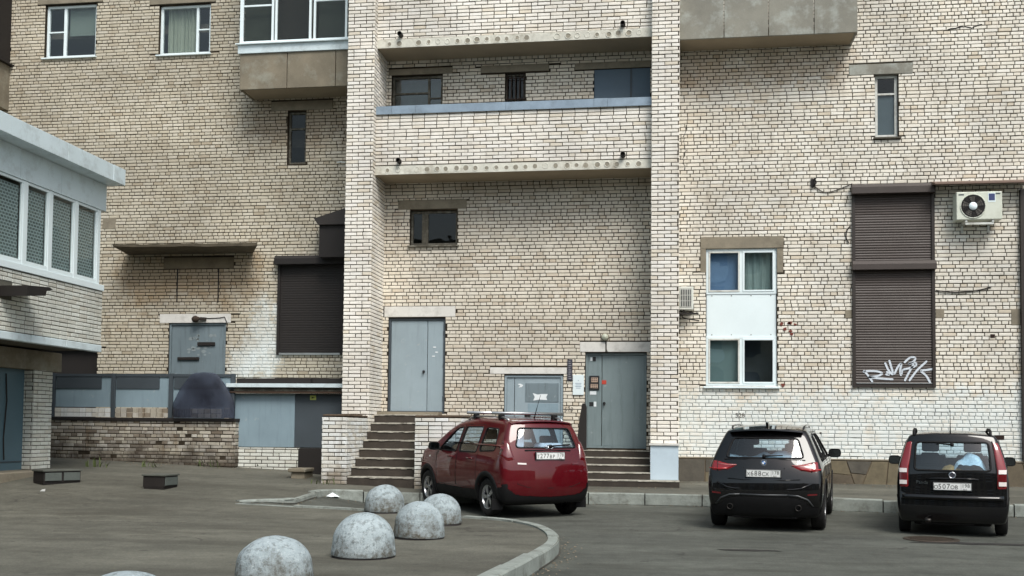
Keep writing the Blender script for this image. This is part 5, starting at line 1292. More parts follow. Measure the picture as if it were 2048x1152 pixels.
    def cut(s, name, proj, poly, m, off=0, drop=False, sub=None):
        "carve a panel out of the shell: proj S side (y,z), R rear (x,z), RA rear mirrored (|x|,z), F front glass (x,z)"
        ax = dict(S=(1, 2), R=(0, 2), RA=(0, 2), F=(0, 2))[proj]
        P2 = s.V[:, ax].copy()
        if proj == 'RA': P2[:, 0] = np.abs(P2[:, 0])
        cond = dict(S=np.abs(s.N[:, 0]) > .38, R=s.N[:, 1] < -.25, RA=s.N[:, 1] < -.12, F=(s.N[:, 1] > .2) & (s.N[:, 2] > .1))[proj]
        d, near = poly_sd(P2, poly)
        c0, c1 = s.E[:, 0], s.E[:, 1]; x = cond[c0] & cond[c1] & (d[c0]*d[c1] < 0)
        pick = np.where(np.abs(d[c0]) < np.abs(d[c1]), c0, c1)[x]; oth = np.where(np.abs(d[c0]) < np.abs(d[c1]), c1, c0)[x]
        pick = np.where(s.frozen[pick] & ~s.frozen[oth] & (np.abs(d[oth]) < 1.4*s.el[oth]), oth, pick)
        sel = np.zeros(len(d), bool); sel[pick] = True; sel &= ~s.frozen
        q = near.copy()
        if proj == 'RA': q[:, 0] *= np.sign(s.V[:, 0])
        s.V[np.ix_(sel, ax)] = q[sel]; s.frozen |= sel
        cen = s.V[s.F].mean(1); P2 = cen[:, ax].copy(); fn = s.N[s.F].mean(1)
        if proj == 'RA': P2[:, 0] = np.abs(P2[:, 0])
        cond = dict(S=np.abs(fn[:, 0]) > .38, R=fn[:, 1] < -.25, RA=fn[:, 1] < -.12, F=(fn[:, 1] > .2) & (fn[:, 2] > .1))[proj]
        d, _ = poly_sd(P2, poly); sel = cond & (d < 0) & (s.cls < 0)
        i = len(s.parts); s.parts.append((name, m, off, drop, proj in ('S', 'RA'))); s.cls[sel] = i; return i
    def facecut(s, name, test, m, off=0):
        cen = s.V[s.F].mean(1); fn = s.N[s.F].mean(1); sel = (s.cls < 0) & test(cen, fn)
        s.parts.append((name, m, off, False, False)); s.cls[sel] = len(s.parts)-1
    def mesh(s, name, sel, m, off=0, parent=None, flip=False):
        F = s.F[sel]
        if not len(F): return None
        u, inv = np.unique(F, return_inverse=True); F = inv.reshape(F.shape); V = s.V[u]+s.N[u]*off
        me = bpy.data.meshes.new(name); me.from_pydata(V.tolist(), [], F.tolist()); me.materials.append(m)
        me.polygons.foreach_set('use_smooth', [True]*len(F)); me.normals_split_custom_set_from_vertices([tuple(x) for x in s.N[u]])
        o = bpy.data.objects.new(name, me); COL.objects.link(o); o.parent = parent or s.root; ORG[o.name] = Vector((0, 0, 0)); return o
    def finish(s, m):
        cen = s.V[s.F].mean(1); s.body = s.mesh('body', s.cls < 0, m); s.obj = {}
        for i, (name, pm, off, drop, split) in enumerate(s.parts):
            if drop: continue
            for sg in ((1, -1) if split else (0,)):
                sel = (s.cls == i) & ((cen[:, 0]*sg > 0) if sg else True)
                o = s.mesh(name, sel, pm, off)
                if o: s.obj[(name, i, sg)] = o
        glassy = [i for i, p in enumerate(s.parts) if 'glass' in p[0] or 'window' in p[0] or p[3]]
        s.mesh('interior_lining', ~np.isin(s.cls, glassy), M_lining, -.03)
    def line(s, pts, proj, r, m, name, off=.002, closed=False, both=True, n=5, parent=None):
        for sx in ((1, -1) if (proj == 'S' and both) else (1,)):
            q = [s.side(y, z, sx, off) if proj == 'S' else s.rear(y, z, off) for y, z in pts]
            MB().tube(q, r, n, closed).build(name, m, parent or s.root, smooth=True)
    def patch(s, name, pts, proj, m, dome=.012, base=.002, sx=1, parent=None):
        "a lens or trim plate moulded over the shell"
        pts = chaikin(pts, 2, .03); cx = sum(p[0] for p in pts)/len(pts); cz = sum(p[1] for p in pts)/len(pts); n = len(pts); vs = []; K = 5
        pj = (lambda a, z, o: s.rear(a*sx, z, o)) if proj == 'R' else (lambda a, z, o: s.side(a, z, sx, o))
        for k in range(K+1):
            q = 1-k/K*.999
            for (a, z) in pts: vs.append(pj(cx+(a-cx)*q, cz+(z-cz)*q, -.004 if k == 0 else base+dome*(1-q*q)**.35))
        f = [(k*n+i, k*n+(i+1) % n, (k+1)*n+(i+1) % n, (k+1)*n+i) for k in range(K) for i in range(n)]
        return MB().add(vs, f).build(name, m, parent or s.root, smooth=True)
    def arch(s, cy, cz, r0, r1, m, a0=-12, a1=192, off=.012):
        for sx in (1, -1):
            vs = []; n = 40
            for i in range(n+1):
                a = R_(a0+(a1-a0)*i/n)
                for r, o in ((r0-.01, -.05), (r0, off*.7), ((r0+r1)/2, off), (r1-.006, off), (r1, -.004)):
                    p = s.side(cy+r*math.cos(a), max(.23, cz+r*math.sin(a)), sx, 0); vs.append((p.x+sx*o, cy+r*math.cos(a), cz+r*math.sin(a)))
            MB().add(vs, [(5*i+k, 5*i+k+1, 5*i+k+6, 5*i+k+5) for i in range(n) for k in range(4)]).build('wheel_arch_trim', m, s.root, smooth=True)
    def wheel(s, x, y, r, wd, rim=.66, spokes=5):
        sx = 1 if x > 0 else -1; M_ = Matrix.Translation((x, y, r)) @ Matrix.Rotation(R_(90)*sx, 4, 'Y'); h = wd/2
        t = MB().lathe([(r*rim, -h*.8), (r*.82, -h), (r*.95, -h*.92), (r, -h*.7), (r, h*.7), (r*.95, h*.92), (r*.82, h), (r*rim, h*.85), (r*(rim-.03), h*.6), (r*(rim-.03), -h*.8)], 40, M_).build('wheel', M_tyre, s.root, smooth=True, angle=50)
        b = MB().lathe([(r*(rim-.02), h*.9), (r*(rim-.06), h*.86), (r*(rim-.1), h*.55), (r*(rim-.1), -h*.7)], 40, M_)
        b.lathe([(r*.13, h*.4), (r*.13, h*.74), (r*.1, h*.8), (0, h*.8)], 20, M_)
        for k in range(spokes):
            for dl in (-.13, .13):
                a = 2*math.pi*k/spokes+.3; r0, r1 = r*.1, r*(rim-.04); w0, w1 = r*.06, r*.05
                pts = []
                for rr, ww, zz, aa in ((r0, w0, h*.72, a), (r1, w1, h*.82, a+dl)):
                    c_, s_ = math.cos(aa), math.sin(aa)
                    for q in (-1, 1): pts += [(rr*c_-q*ww*s_, rr*s_+q*ww*c_, zz), (rr*c_-q*ww*s_, rr*s_+q*ww*c_, zz-.03)]
                b.add([M_ @ Vector(p) for p in pts], [(0, 2, 6, 4), (1, 5, 7, 3), (0, 4, 5, 1), (2, 3, 7, 6), (4, 6, 7, 5)])
        b.build('rim', M_alloy, t, smooth=True, angle=35)
        MB().lathe([(0, -h*.2), (r*(rim-.1), -h*.2)], 30, M_).build('brake_disc', M_lining, t)
    def plate(s, x, z, text, region, tilt=None, back=M_dkplastic):
        y = min(s.rear(x-.22, z).y, s.rear(x+.22, z).y, s.rear(x, z+.05).y, s.rear(x, z-.05).y)-.012
        f = MB().box(x-.27, x+.27, y-.004, y+.03, z-.062, z+.062).build('number_plate', back, s.root, bevel=.004)
        MB().box(x-.26, x+.26, y-.008, y-.0045, z-.056, z+.056).build('plate_face', M_platew, f)
        b = MB(); cx = x-.225
        for ch in text:
            dig = ch.isdigit(); v, fc = text_mesh(ch, .105 if dig else .083, .0005, .95)
            b.add([(cx+a.x, y-.0092-a.z, z-(.004 if dig else .012)+a.y) for a in v], fc); cx += .058 if dig else .054
        cx = x+.158
        for ch in region: v, fc = text_mesh(ch, .078, .0005, .9); b.add([(cx+a.x-.012, y-.0092-a.z, z+.012+a.y) for a in v], fc); cx += .038
        b.box(x+.118, x+.121, y-.0095, y-.0085, z-.05, z+.05); v, fc = text_mesh('RUS', .03, .0005); b.add([(x+.175+a.x, y-.0092-a.z, z-.04+a.y) for a in v], fc)
        for q in ((x-.258, x+.258, z+.05, z+.054), (x-.258, x+.258, z-.054, z-.05), (x-.258, x-.254, z-.05, z+.05), (x+.254, x+.258, z-.05, z+.05)): b.box(q[0], q[1], y-.0095, y-.0085, q[2], q[3])
        b.build('plate_print', M_platek, f); return f
    def seat(s, x, y, z, wd=.48, hr=True, h=.62):
        b = MB(); t = .1
        b.prism([(x-wd/2, y, z), (x-wd/2, y-t, z+.02), (x-wd/2, y-t-.14, z+h-.04), (x-wd/2, y-.13, z+h), (x-wd/2, y-.04, z+h*.5)], (wd, 0, 0))
        o = b.build('seat', M_seat, s.root, bevel=.03, seg=3)
        if hr: MB().box(x-.13, x+.13, y-.24, y-.14, z+h+.04, z+h+.22).build('headrest', M_seat, o, bevel=.035, seg=3)
    def badge_text(s, txt, x, z, size, m=M_chrome, name='badge'):
        v, f = text_mesh(txt, size, .002); y = s.rear(x, z).y
        MB().add([(x+a.x, s.rear(x+a.x, z+a.y).y-.003-a.z, z+a.y) for a in v], f).build(name, m, s.root)
    def mirror(s, sx, y, z, m, w_=.2, h_=.14):
        p = s.side(y, z, sx); M_ = Matrix.Translation((p.x+sx*.13, y, z+.03))
        b = MB(); n = 10; vs = []
        for (dy, k) in ((-.03, .86), (-.035, 1), (.02, 1.02), (.07, .8), (.1, .4)):
            for i in range(n):
                a = 2*math.pi*i/n; c_, s_ = math.cos(a), math.sin(a); vs.append(M_ @ Vector((w_/2*k*(abs(c_)**.6)*(1 if c_ > 0 else -1), dy, h_/2*k*(abs(s_)**.6)*(1 if s_ > 0 else -1))))
        b.add(vs, [(r*n+i, r*n+(i+1) % n, (r+1)*n+(i+1) % n, (r+1)*n+i) for r in range(4) for i in range(n)]+[tuple(4*n+i for i in range(n)), tuple(range(n))[::-1]])
        o = b.build('wing_mirror', m, s.root, smooth=True, angle=40)
        MB().box(p.x+sx*.13-w_*.4, p.x+sx*.13+w_*.4, y-.037, y-.0355, z+.03-h_*.38, z+.03+h_*.38).build('mirror_glass', mat('mirror_silver', (104, 108, 112), .1, metal=1, bump=0), o)
        MB().tube([(p.x-sx*.02, y+.03, z-.02), (p.x+sx*.08, y+.03, z)], .025, 8).build('mirror_arm', M_trim, o)
def wiper(c, x0, z0, x1, z1, off=.02):
    a = c.rear(x0, z0, off); e = c.rear(x1, z1, off); md = c.rear((x0+x1)/2, (z0+z1)/2, off)
    o = MB().tube([a, md, e], [.016, .012, .009], 6).build('rear_wiper', M_trim, c.root, smooth=True)
    MB().lathe([(.03, 0), (.028, .02), (0, .024)], 12, Matrix.Translation(a) @ Matrix.Rotation(R_(90), 4, 'X')).build('wiper_boss', M_trim, o, smooth=True)

# ---------------------------------------------------------------- small red crossover
def red_car():
    H = R_(32); sp = dict(L=3.87, a=[-1, -.86, -.45, 0, .45, .86, 1],
        b=[0, .035, .1, .2, .32, .45, .58, .68, .74, .8, .88, .96, 1], c=[0, .06, .2, .36, .5, .62, .8, .93, 1], fc=.3, crown=.045,
        yr=[(0, .1), (.12, .02), (.25, .0), (.4, .02), (.55, .05), (.64, .08), (.8, .16), (1, .30)], rc=[(0, .12), (.5, .14), (.65, .17), (1, .10)],
        yf=[(0, 3.8), (.3, 3.87), (.7, 3.82), (1, 3.7)],
        zt=[(.0, 1.46), (.3, 1.52), (.8, 1.56), (1.4, 1.575), (2.0, 1.55), (2.3, 1.48), (2.95, 1.08), (3.3, 1.0), (3.65, .9), (3.87, .74)], zb=[(0, .25), (.6, .21), (3.2, .21), (3.87, .27)],
        wz=[(.2, .72), (.32, .80), (.5, .82), (.7, .825), (.9, .81), (1.02, .78), (1.25, .70), (1.45, .62), (1.56, .55)], wy=[(0, .94), (.35, 1), (2.9, 1), (3.4, .96), (3.87, .86)])
    c = Car('red_hatchback', Vector((0, 0, 0)), H, 'small red crossover hatchback with silver roof bars parked by the steps', sp)
    ra, fa, wr = .72, 3.11, .305
    for cy in (ra, fa): c.cut('wheel_hole', 'S', circle(cy, wr, .345), M_trim, drop=True)
    w1 = chaikin([(1.93, 1.0), (2.62, 1.0), (2.58, 1.06), (2.16, 1.39), (1.93, 1.42)]); w2 = chaikin([(1.17, 1.01), (1.84, 1.0), (1.84, 1.42), (1.19, 1.43)]); w3 = chaikin([(.52, 1.06), (1.07, 1.03), (1.07, 1.42), (.62, 1.41)])
    rw = chaikin([(-.56, 1.12), (.56, 1.12), (.5, 1.30), (.47, 1.43), (-.47, 1.43), (-.5, 1.30)])
    ws = chaikin([(-.62, 1.1), (.62, 1.1), (.52, 1.47), (-.52, 1.47)])
    for wv in (w1, w2, w3): c.cut('side_window', 'S', wv, M_glass_car, -.006)
    c.cut('rear_window', 'R', rw, M_glass_car, -.004); c.cut('windscreen_glass', 'F', ws, M_glass_car, -.004)
    tl = chaikin([(.56, .94), (.64, 1.2), (.74, 1.24), (.9, 1.18), (.9, .96), (.72, .9)]); 
    c.cut('sill_trim', 'S', [(.3, .1), (3.6, .1), (3.6, .40), (.3, .40)], M_trim, .006)
    bp = chaikin([(-.95, .0), (.95, .0), (.95, .52), (.74, .48), (.55, .37), (0, .34), (-.55, .37), (-.74, .48), (-.95, .52)]); c.cut('rear_bumper_trim', 'R', bp, M_trim, .008)
    c.cut('rear_bumper_trim', 'S', [(-.1, .0), (.42, .0), (.42, .44), (.2, .54), (-.1, .60)], M_trim, .008)
    c.cut('tailgate', 'R', chaikin([(-.58, .52), (.58, .52), (.62, .95), (.58, 1.1), (.56, 1.49), (-.56, 1.49), (-.58, 1.1), (-.62, .95)], 1), M_red)
    d1 = chaikin([(1.1, .42), (1.88, .42), (1.88, 1.46), (1.13, 1.47)], 1); d2 = chaikin([(1.89, .42), (2.66, .42), (2.72, .95), (2.2, 1.42), (1.89, 1.46)], 1)
    c.cut('door', 'S', d1, M_red); c.cut('door', 'S', d2, M_red)
    c.finish(M_red)
    for wv in (w1, w2, w3): c.line(wv, 'S', .012, M_trim, 'window_seal', 0, True)
    c.line(rw, 'R', .013, M_trim, 'window_seal', 0, True)
    for sx in (1, -1): c.patch('tail_light', [(.60, .92), (.64, 1.2), (.70, 1.25), (.76, 1.2), (.79, .98), (.72, .9)], 'R', M_redl_d, .016, .004, sx)
    for cy in (ra, fa): c.arch(cy, wr, .342, .425, M_trim)
    for dd in (d1, d2): c.line(dd, 'S', .005, M_trim, 'door_gap', -.001, True)
    c.line([(-.6, .94), (-.57, .55), (-.4, .50), (0, .485), (.4, .50), (.57, .55), (.6, .94)], 'R', .006, M_trim, 'tailgate_gap', -.001)
    for y in (1.25, 2.02):
        for sx in (1, -1):
            MB().tube([c.side(y, .9, sx, .0), c.side(y+.02, .9, sx, .03), c.side(y+.17, .9, sx, .03), c.side(y+.19, .9, sx, .0)], .014, 8).build('door_handle', M_red, c.root, smooth=True)
    # tailgate recess, chrome badge, reflectors, plate
    MB().add([c.rear(x, z, .004) for x, z in ((-.4, 1.065), (.4, 1.065), (.36, .93), (-.36, .93))], [(0, 1, 2, 3)])
    c.line([(-.42, 1.075), (-.2, 1.08), (.2, 1.08), (.42, 1.075)], 'R', .014, M_trim, 'handle_strip', .0)
    c.plate(.0, .995, 'T277BP', '178')
    p = c.rear(0, 1.125, .008); b = MB()
    for sx in (-1, 1):
        b.tube([(p.x+sx*.012, p.y, p.z+.03), (p.x+sx*.05, p.y, p.z+.022), (p.x+sx*.085, p.y, p.z), (p.x+sx*.05, p.y, p.z-.022), (p.x+sx*.03, p.y, p.z-.02)], .009, 6)
        b.tube([(p.x, p.y-.004, p.z+.03), (p.x+sx*.035, p.y-.004, p.z-.028)], .009, 6)
    b.tube([(p.x-.02, p.y-.006, p.z-.008), (p.x+.02, p.y-.006, p.z-.008)], .007, 6); b.build('emblem', M_chrome, c.root, smooth=True)
    for sx in (-1, 1):
        q = [c.rear(sx*x, z, .006) for x, z in ((.42, .855), (.56, .86), (.56, .885), (.42, .88))]
        MB().add(q, [(0, 1, 2, 3)]).build('tail_reflector', M_clearl if sx < 0 else M_redl_d, c.root)
        q = [c.side(y, z, sx, .012) for y, z in ((.2, .5), (.3, .49), (.3, .53), (.2, .55))]; MB().add(q, [(0, 1, 2, 3)]).build('bumper_reflector', M_redl_d, c.root)
        b = MB(); cs = [c.side(y, z, sx, .004) for y, z in ((2.98, .86), (3.05, .855), (3.05, .88), (2.98, .89))]; b.add(cs, [(0, 1, 2, 3)]).build('side_repeater', M_clearl, c.root)
        c.mirror(sx, 2.62, 1.03, M_trim)
    wiper(c, .02, 1.14, .42, 1.17)
    # spoiler lip, rails and cross bars, aerial
    b = MB(); n = 14
    vs = []
    for i in range(n+1):
        x = -.56+1.12*i/n; y = .30+.10*(abs(x)/.56)**2; zt = c.top(x, y+.12).z
        vs += [(x, y+.16, zt+.004), (x, y-.04, zt-.012), (x, y-.045, zt-.032), (x, y+.03, zt-.05)]
    b.add(vs, [(4*i+k, 4*(i+1)+k, 4*(i+1)+k+1, 4*i+k+1) for i in range(n) for k in range(3)]+[(0, 1, 2, 3), (4*n+3, 4*n+2, 4*n+1, 4*n)]); b.build('spoiler', M_red, c.root, smooth=True, angle=50)
    for sx in (-1, 1):
        pts = [c.top(sx*.50, y, .035 if 0 < i < 5 else .0) for i, y in enumerate((.55, .68, 1.1, 1.5, 1.9, 2.1, 2.2))]
        MB().tube(pts, .016, 8).build('roof_rail', M_alloy, c.root, smooth=True)
    for y in (.82, 1.75):
        zb = c.top(.5, y).z+.10
        o = MB().tube([(-.68, y, zb), (.68, y, zb)], .017, 8, flat=1.5).build('cross_bar', M_alloy, c.root, smooth=True)
        for sx in (-1, 1): MB().box(sx*.5-.05, sx*.5+.05, y-.035, y+.035, zb-.11, zb-.012).build('bar_foot', M_trim, o, bevel=.015)
    p = c.top(.05, .7); MB().tube([p, p+Vector((.0, -.1, .2)), p+Vector((0, -.2, .38))], [.012, .005, .004], 6).build('aerial', M_trim, c.root)
    MB().box(-.55, .55, .5, 3.4, .18, .27).build('underbody', M_lining, c.root, bevel=.03)  # dark box added to deepen the shade under the car
    for y in (ra, fa):
        for sx in (-1, 1): c.wheel(sx*.70, y, wr, .19, spokes=5)
    for sx in (-1, 1): MB().box(sx*.78-.1, sx*.78+.1, .37, .4, .13, .3).build('mud_flap', M_trim, c.root)
    for sx in (-1, 1):
        c.seat(sx*.33, 1.75, .55); c.seat(sx*.33, .95, .5, h=.58)
    MB().box(-.7, .7, .35, 2.75, .25, .42).build('cabin_floor', M_lining, c.root); MB().box(-.68, .68, 2.5, 2.85, .42, .98).build('dashboard', M_lining, c.root, bevel=.05)
    MB().tube([Vector((-.33+.19*math.cos(t_), 2.38+.08*math.sin(t_), .98+.17*math.sin(t_))) for t_ in [i*math.pi/10 for i in range(20)]], .016, 6, closed=True).build('steering_wheel', M_trim, c.root)
    MB().box(-.56, .56, .32, .62, .42, 1.08).build('boot_load', mat('pale_bundle', (176, 182, 190), .8, var=.3, scale=6), c.root, bevel=.08, seg=3); MB().box(-.5, -.26, .42, .6, 1.07, 1.36).build('white_bundle', mat('white_bundle', (206, 214, 226), .8, var=.3, scale=7), c.root, bevel=.07, seg=3)
    MB().box(-.02, .42, .36, .6, 1.07, 1.19).build('white_cloth', mat('white_bundle', (206, 214, 226), .8), c.root, bevel=.05, seg=3)
    return c
def place(c, px0, py0, px1, py1, ra, heading, zoff=0):
    "rear tyres touch the road at the two measured points"
    a, b = Gf(px0, py0, zr), Gf(px1, py1, zr); m_ = (a+b)/2
    h = Vector((-math.sin(heading), math.cos(heading), 0)); p = m_-h*ra
    c.root.location = (p.x, p.y, zr(m_.x, m_.y)-.004+zoff); c.root.rotation_euler = (.018, 0, heading)
CAR1 = red_car(); place(CAR1, 979, 1031, 1137, 1029, .72, R_(36.5))

# ---------------------------------------------------------------- black crossover
def black_suv():
    sp = dict(a=[-1, -.88, -.45, 0, .45, .88, 1], b=[0, .03, .09, .18, .3, .42, .54, .62, .7, .76, .84, .94, 1], c=[0, .06, .2, .34, .46, .58, .68, .82, .94, 1], fc=.3, crown=.05,
        yr=[(0, .14), (.14, .03), (.3, .0), (.42, .02), (.5, .05), (.62, .1), (.68, .15), (.84, .3), (1, .46)], rc=[(0, .12), (.5, .12), (.7, .14), (1, .08)],
        yf=[(0, 4.36), (.3, 4.44), (.7, 4.40), (1, 4.3)],
        zt=[(0, 1.46), (.46, 1.525), (.9, 1.565), (1.6, 1.585), (2.3, 1.565), (2.6, 1.5), (3.35, 1.08), (3.9, .98), (4.25, .86), (4.44, .72)], zb=[(0, .23), (.6, .2), (3.8, .22), (4.44, .28)],
        wz=[(.2, .80), (.34, .88), (.55, .905), (.8, .905), (.98, .88), (1.1, .83), (1.3, .74), (1.5, .64), (1.58, .58)], wy=[(0, .93), (.2, .97), (.6, 1), (3.5, 1), (4.0, .96), (4.44, .84)])
    c = Car('black_crossover', Vector((0, 0, 0)), 0, 'larger black crossover with slanted red tail lights parked nose-in by the wall', sp)
    ra, fa, wr = .85, 3.52, .345
    for cy in (ra, fa): c.cut('wheel_hole', 'S', circle(cy, wr, .385), M_trim, drop=True)
    w1 = chaikin([(2.15, 1.06), (3.0, 1.07), (2.95, 1.12), (2.45, 1.44), (2.15, 1.46)]); w2 = chaikin([(1.25, 1.06), (2.06, 1.06), (2.06, 1.46), (1.3, 1.46)]); w3 = chaikin([(.72, 1.12), (1.16, 1.07), (1.2, 1.45), (.95, 1.42)])
    rw = chaikin([(-.60, 1.115), (.60, 1.115), (.5, 1.41), (-.5, 1.41)]); ws = chaikin([(-.7, 1.12), (.7, 1.12), (.56, 1.49), (-.56, 1.49)])
    for wv in (w1, w2, w3): c.cut('side_window', 'S', wv, M_glass_car, -.006)
    c.cut('rear_window', 'R', rw, M_glass_car, -.004); c.cut('windscreen_glass', 'F', ws, M_glass_car, -.004)
    tl = [(.40, 1.0), (.55, .93), (.70, .905), (.95, .92), (.95, 1.07), (.74, 1.06), (.62, 1.03)]; 
    c.cut('sill_trim', 'S', [(.3, .1), (4.2, .1), (4.2, .38), (.3, .38)], M_trim, .006)
    df = chaikin([(-.9, .0), (.9, .0), (.9, .36), (.70, .40), (.58, .50), (.38, .53), (-.38, .53), (-.58, .50), (-.70, .40), (-.9, .36)], 1); c.cut('diffuser', 'R', df, M_trim, .006)
    c.cut('tailgate', 'R', chaikin([(-.52, .66), (.52, .66), (.64, .8), (.66, 1.08), (.56, 1.47), (-.56, 1.47), (-.66, 1.08), (-.64, .8)], 1), M_blk1)
    d1 = chaikin([(1.2, .4), (2.1, .4), (2.1, 1.5), (1.24, 1.5)], 1); d2 = chaikin([(2.11, .4), (3.0, .4), (3.1, 1.0), (2.5, 1.48), (2.11, 1.5)], 1)
    c.cut('door', 'S', d1, M_blk1); c.cut('door', 'S', d2, M_blk1)
    c.finish(M_blk1)
    for wv in (w1, w2, w3): c.line(wv, 'S', .012, M_trim, 'window_seal', 0, True)
    c.line(rw, 'R', .014, M_trim, 'window_seal', 0, True)
    for dd in (d1, d2): c.line(dd, 'S', .005, M_trim, 'door_gap', -.001, True)
    for sx in (1, -1): c.patch('tail_light', [(.40, 1.0), (.55, .93), (.70, .905), (.83, .92), (.82, 1.07), (.72, 1.06), (.6, 1.03)], 'R', M_redl, .012, .004, sx)
    for cy in (ra, fa): c.arch(cy, wr, .382, .445, M_trim)
    # light bars inside the tail lights
    for sx in (-1, 1):
        c.line([(sx*.42, 1.0), (sx*.6, 1.0), (sx*.72, 1.015)], 'R', .008, mat('pale_red_lens', (196, 120, 118), .15, bump=0, coat=.5), 'light_bar', .016); c.line([(sx*.56, .945), (sx*.7, .935), (sx*.84, .945)], 'R', .012, mat('bright_red_lens', (176, 44, 46), .15, bump=0, coat=.5), 'light_bar', .016)
        c.line([(sx*.72, .91), (sx*.72, 1.05)], 'R', .008, M_trim, 'light_divider', .014)
        q = [c.rear(sx*x, z, .006) for x, z in ((.66, .56), (.8, .57), (.8, .595), (.66, .585))]; MB().add(q, [(0, 1, 2, 3)]).build('bumper_reflector', M_redl_d, c.root)
        p = c.rear(sx*.52, .37)
        ex = MB().lathe([(.035, -.06), (.045, -.06), (.05, .02), (.042, .03), (.036, .02)], 20, Matrix.Translation((p.x, p.y-.0, p.z)) @ Matrix.Rotation(R_(90), 4, 'X')).build('exhaust_tip', mat('dull_steel', (62, 60, 58), .45, metal=.8, bump=0), c.root, smooth=True)
        c.line([(sx*.74, .40), (sx*.66, .50), (sx*.52, .555), (sx*.36, .565)], 'R', .014, mat('satin_grey', (74, 76, 78), .4, metal=.4, bump=0), 'diffuser_trim', .004)
    c.line([(-.36, .565), (0, .56), (.36, .565)], 'R', .014, mat('satin_grey', (74, 76, 78), .4, metal=.4, bump=0), 'diffuser_trim', .004)
    # crease of the bumper
    c.line([(-.72, .74), (-.56, .665), (-.45, .65), (.45, .65), (.56, .665), (.72, .74)], 'R', .016, M_blk1, 'bumper_crease', .0)
    c.line([(-.55, .80), (-.3, .785), (.3, .785), (.55, .80)], 'R', .010, M_blk1, 'tailgate_crease', .0)
    c.line([(-.62, 1.085), (-.3, 1.095), (.3, 1.095), (.62, 1.085)], 'R', .010, M_blk1, 'tailgate_ledge', .002)
    MB().add([c.rear(x, z, .002) for x, z in ((-.32, .97), (.32, .97), (.28, .81), (-.28, .81))], [(0, 1, 2, 3)]).build('plate_recess', M_trim, c.root)
    c.plate(-.0, .885, 'X688CX', '178')
    p = c.rear(0, 1.045, .004); Mx = Matrix.Translation(p) @ Matrix.Rotation(R_(80), 4, 'X')
    e = MB().lathe([(.044, 0), (.044, .006), (.028, .006)], 28, Mx).build('emblem', M_dkplastic, c.root)
    for k, mm in enumerate((M_platew, mat('emblem_blue', (40, 110, 190), .3, bump=0))*2):
        a0 = k*math.pi/2; b = MB(); vs = [Mx @ Vector((0, 0, .007))]+[Mx @ Vector((.027*math.cos(a0+i*math.pi/12), .027*math.sin(a0+i*math.pi/12), .007)) for i in range(7)]
        b.add(vs, [(0, i, i+1) for i in range(1, 7)]).build('emblem_quarter', mm, e)
    MB().lathe([(.046, 0), (.046, .009), (.042, .009), (.042, .004)], 28, Mx).lathe([(.029, .006), (.029, .009), (.027, .009)], 28, Mx).build('emblem_ring', M_chrome, e)
    c.badge_text('X1', .62-.08, 1.055, .06)
    wiper(c, .0, 1.13, .28, 1.145, .025)
    for sx in (-1, 1):
        c.mirror(sx, 2.95, 1.08, M_blk1, .22, .16)
        pts = [c.top(sx*.56, y, .03 if 0 < i < 5 else .0) for i, y in enumerate((.75, .85, 1.2, 1.7, 2.2, 2.35, 2.42))]; MB().tube(pts, .017, 8).build('roof_rail', M_blk1, c.root, smooth=True)
    # roof spoiler and fin
    b = MB(); n = 14; vs = []
    for i in range(n+1):
        x = -.57+1.14*i/n; y = .42+.1*(abs(x)/.57)**2; zt = c.top(x, y+.14).z
        vs += [(x, y+.18, zt+.004), (x, y-.1, zt-.02), (x, y-.105, zt-.045), (x, y+.03, zt-.06)]
    b.add(vs, [(4*i+k, 4*(i+1)+k, 4*(i+1)+k+1, 4*i+k+1) for i in range(n) for k in range(3)]+[(0, 1, 2, 3), (4*n+3, 4*n+2, 4*n+1, 4*n)]); b.build('spoiler', M_blk1, c.root, smooth=True, angle=50)
    p = c.top(0, .75); MB().prism([(-.02, .68, p.z-.01), (.02, .68, p.z-.01), (.022, .86, p.z), (-.022, .86, p.z)], (0, -.06, .07)).build('roof_fin', M_blk1, c.root, bevel=.008)
    MB().box(-.62, .62, .5, 3.9, .17, .26).box(-.5, .5, .2, .62, .19, .3).build('underbody', M_lining, c.root, bevel=.03)  # dark boxes put in so the gap below the bumper stays shaded
    for y in (ra, fa):
        for sx in (-1, 1): c.wheel(sx*.785, y, wr, .225)
    for sx in (-1, 1): c.seat(sx*.38, 2.1, .6, .52); c.seat(sx*.38, 1.2, .55, .56, h=.55)
    MB().box(-.76, .76, .4, 3.1, .25, .45).build('cabin_floor', M_lining, c.root); MB().box(-.74, .74, 2.85, 3.25, .45, 1.02).build('dashboard', M_lining, c.root, bevel=.05)
    MB().box(-.62, .62, .42, .95, .9, .96).build('parcel_shelf', M_lining, c.root)
    q = MB(); rg = random.Random(4); nx, ny = 26, 10; vs = []
    for j in range(ny+1):
        for i in range(nx+1):
            x = -.58+1.16*i/nx; y = .45+.4*j/ny; vs.append((x, y, .985+(.26*math.sin(math.pi*j/ny)*(.75+.5*noise.noise(Vector((x*3.1, y*4, 2)))))*(1-.3*abs(x))+.045*noise.noise(Vector((x*9, y*9, 1)))))
    q.add(vs, [(j*(nx+1)+i, j*(nx+1)+i+1, (j+1)*(nx+1)+i+1, (j+1)*(nx+1)+i) for j in range(ny) for i in range(nx)]).build('folded_sunshade', M_bag, c.root, smooth=True)
    p = c.top(0, 2.45); MB().box(-.11, .11, 2.5, 2.53, p.z-.17, p.z-.1).build('inner_mirror', M_trim, c.root, bevel=.01)
    return c
CAR2 = black_suv(); place(CAR2, 1444, 1052, 1632, 1056, .85, R_(-10.3)); CAR2.root.scale = (.925, .945, .945)

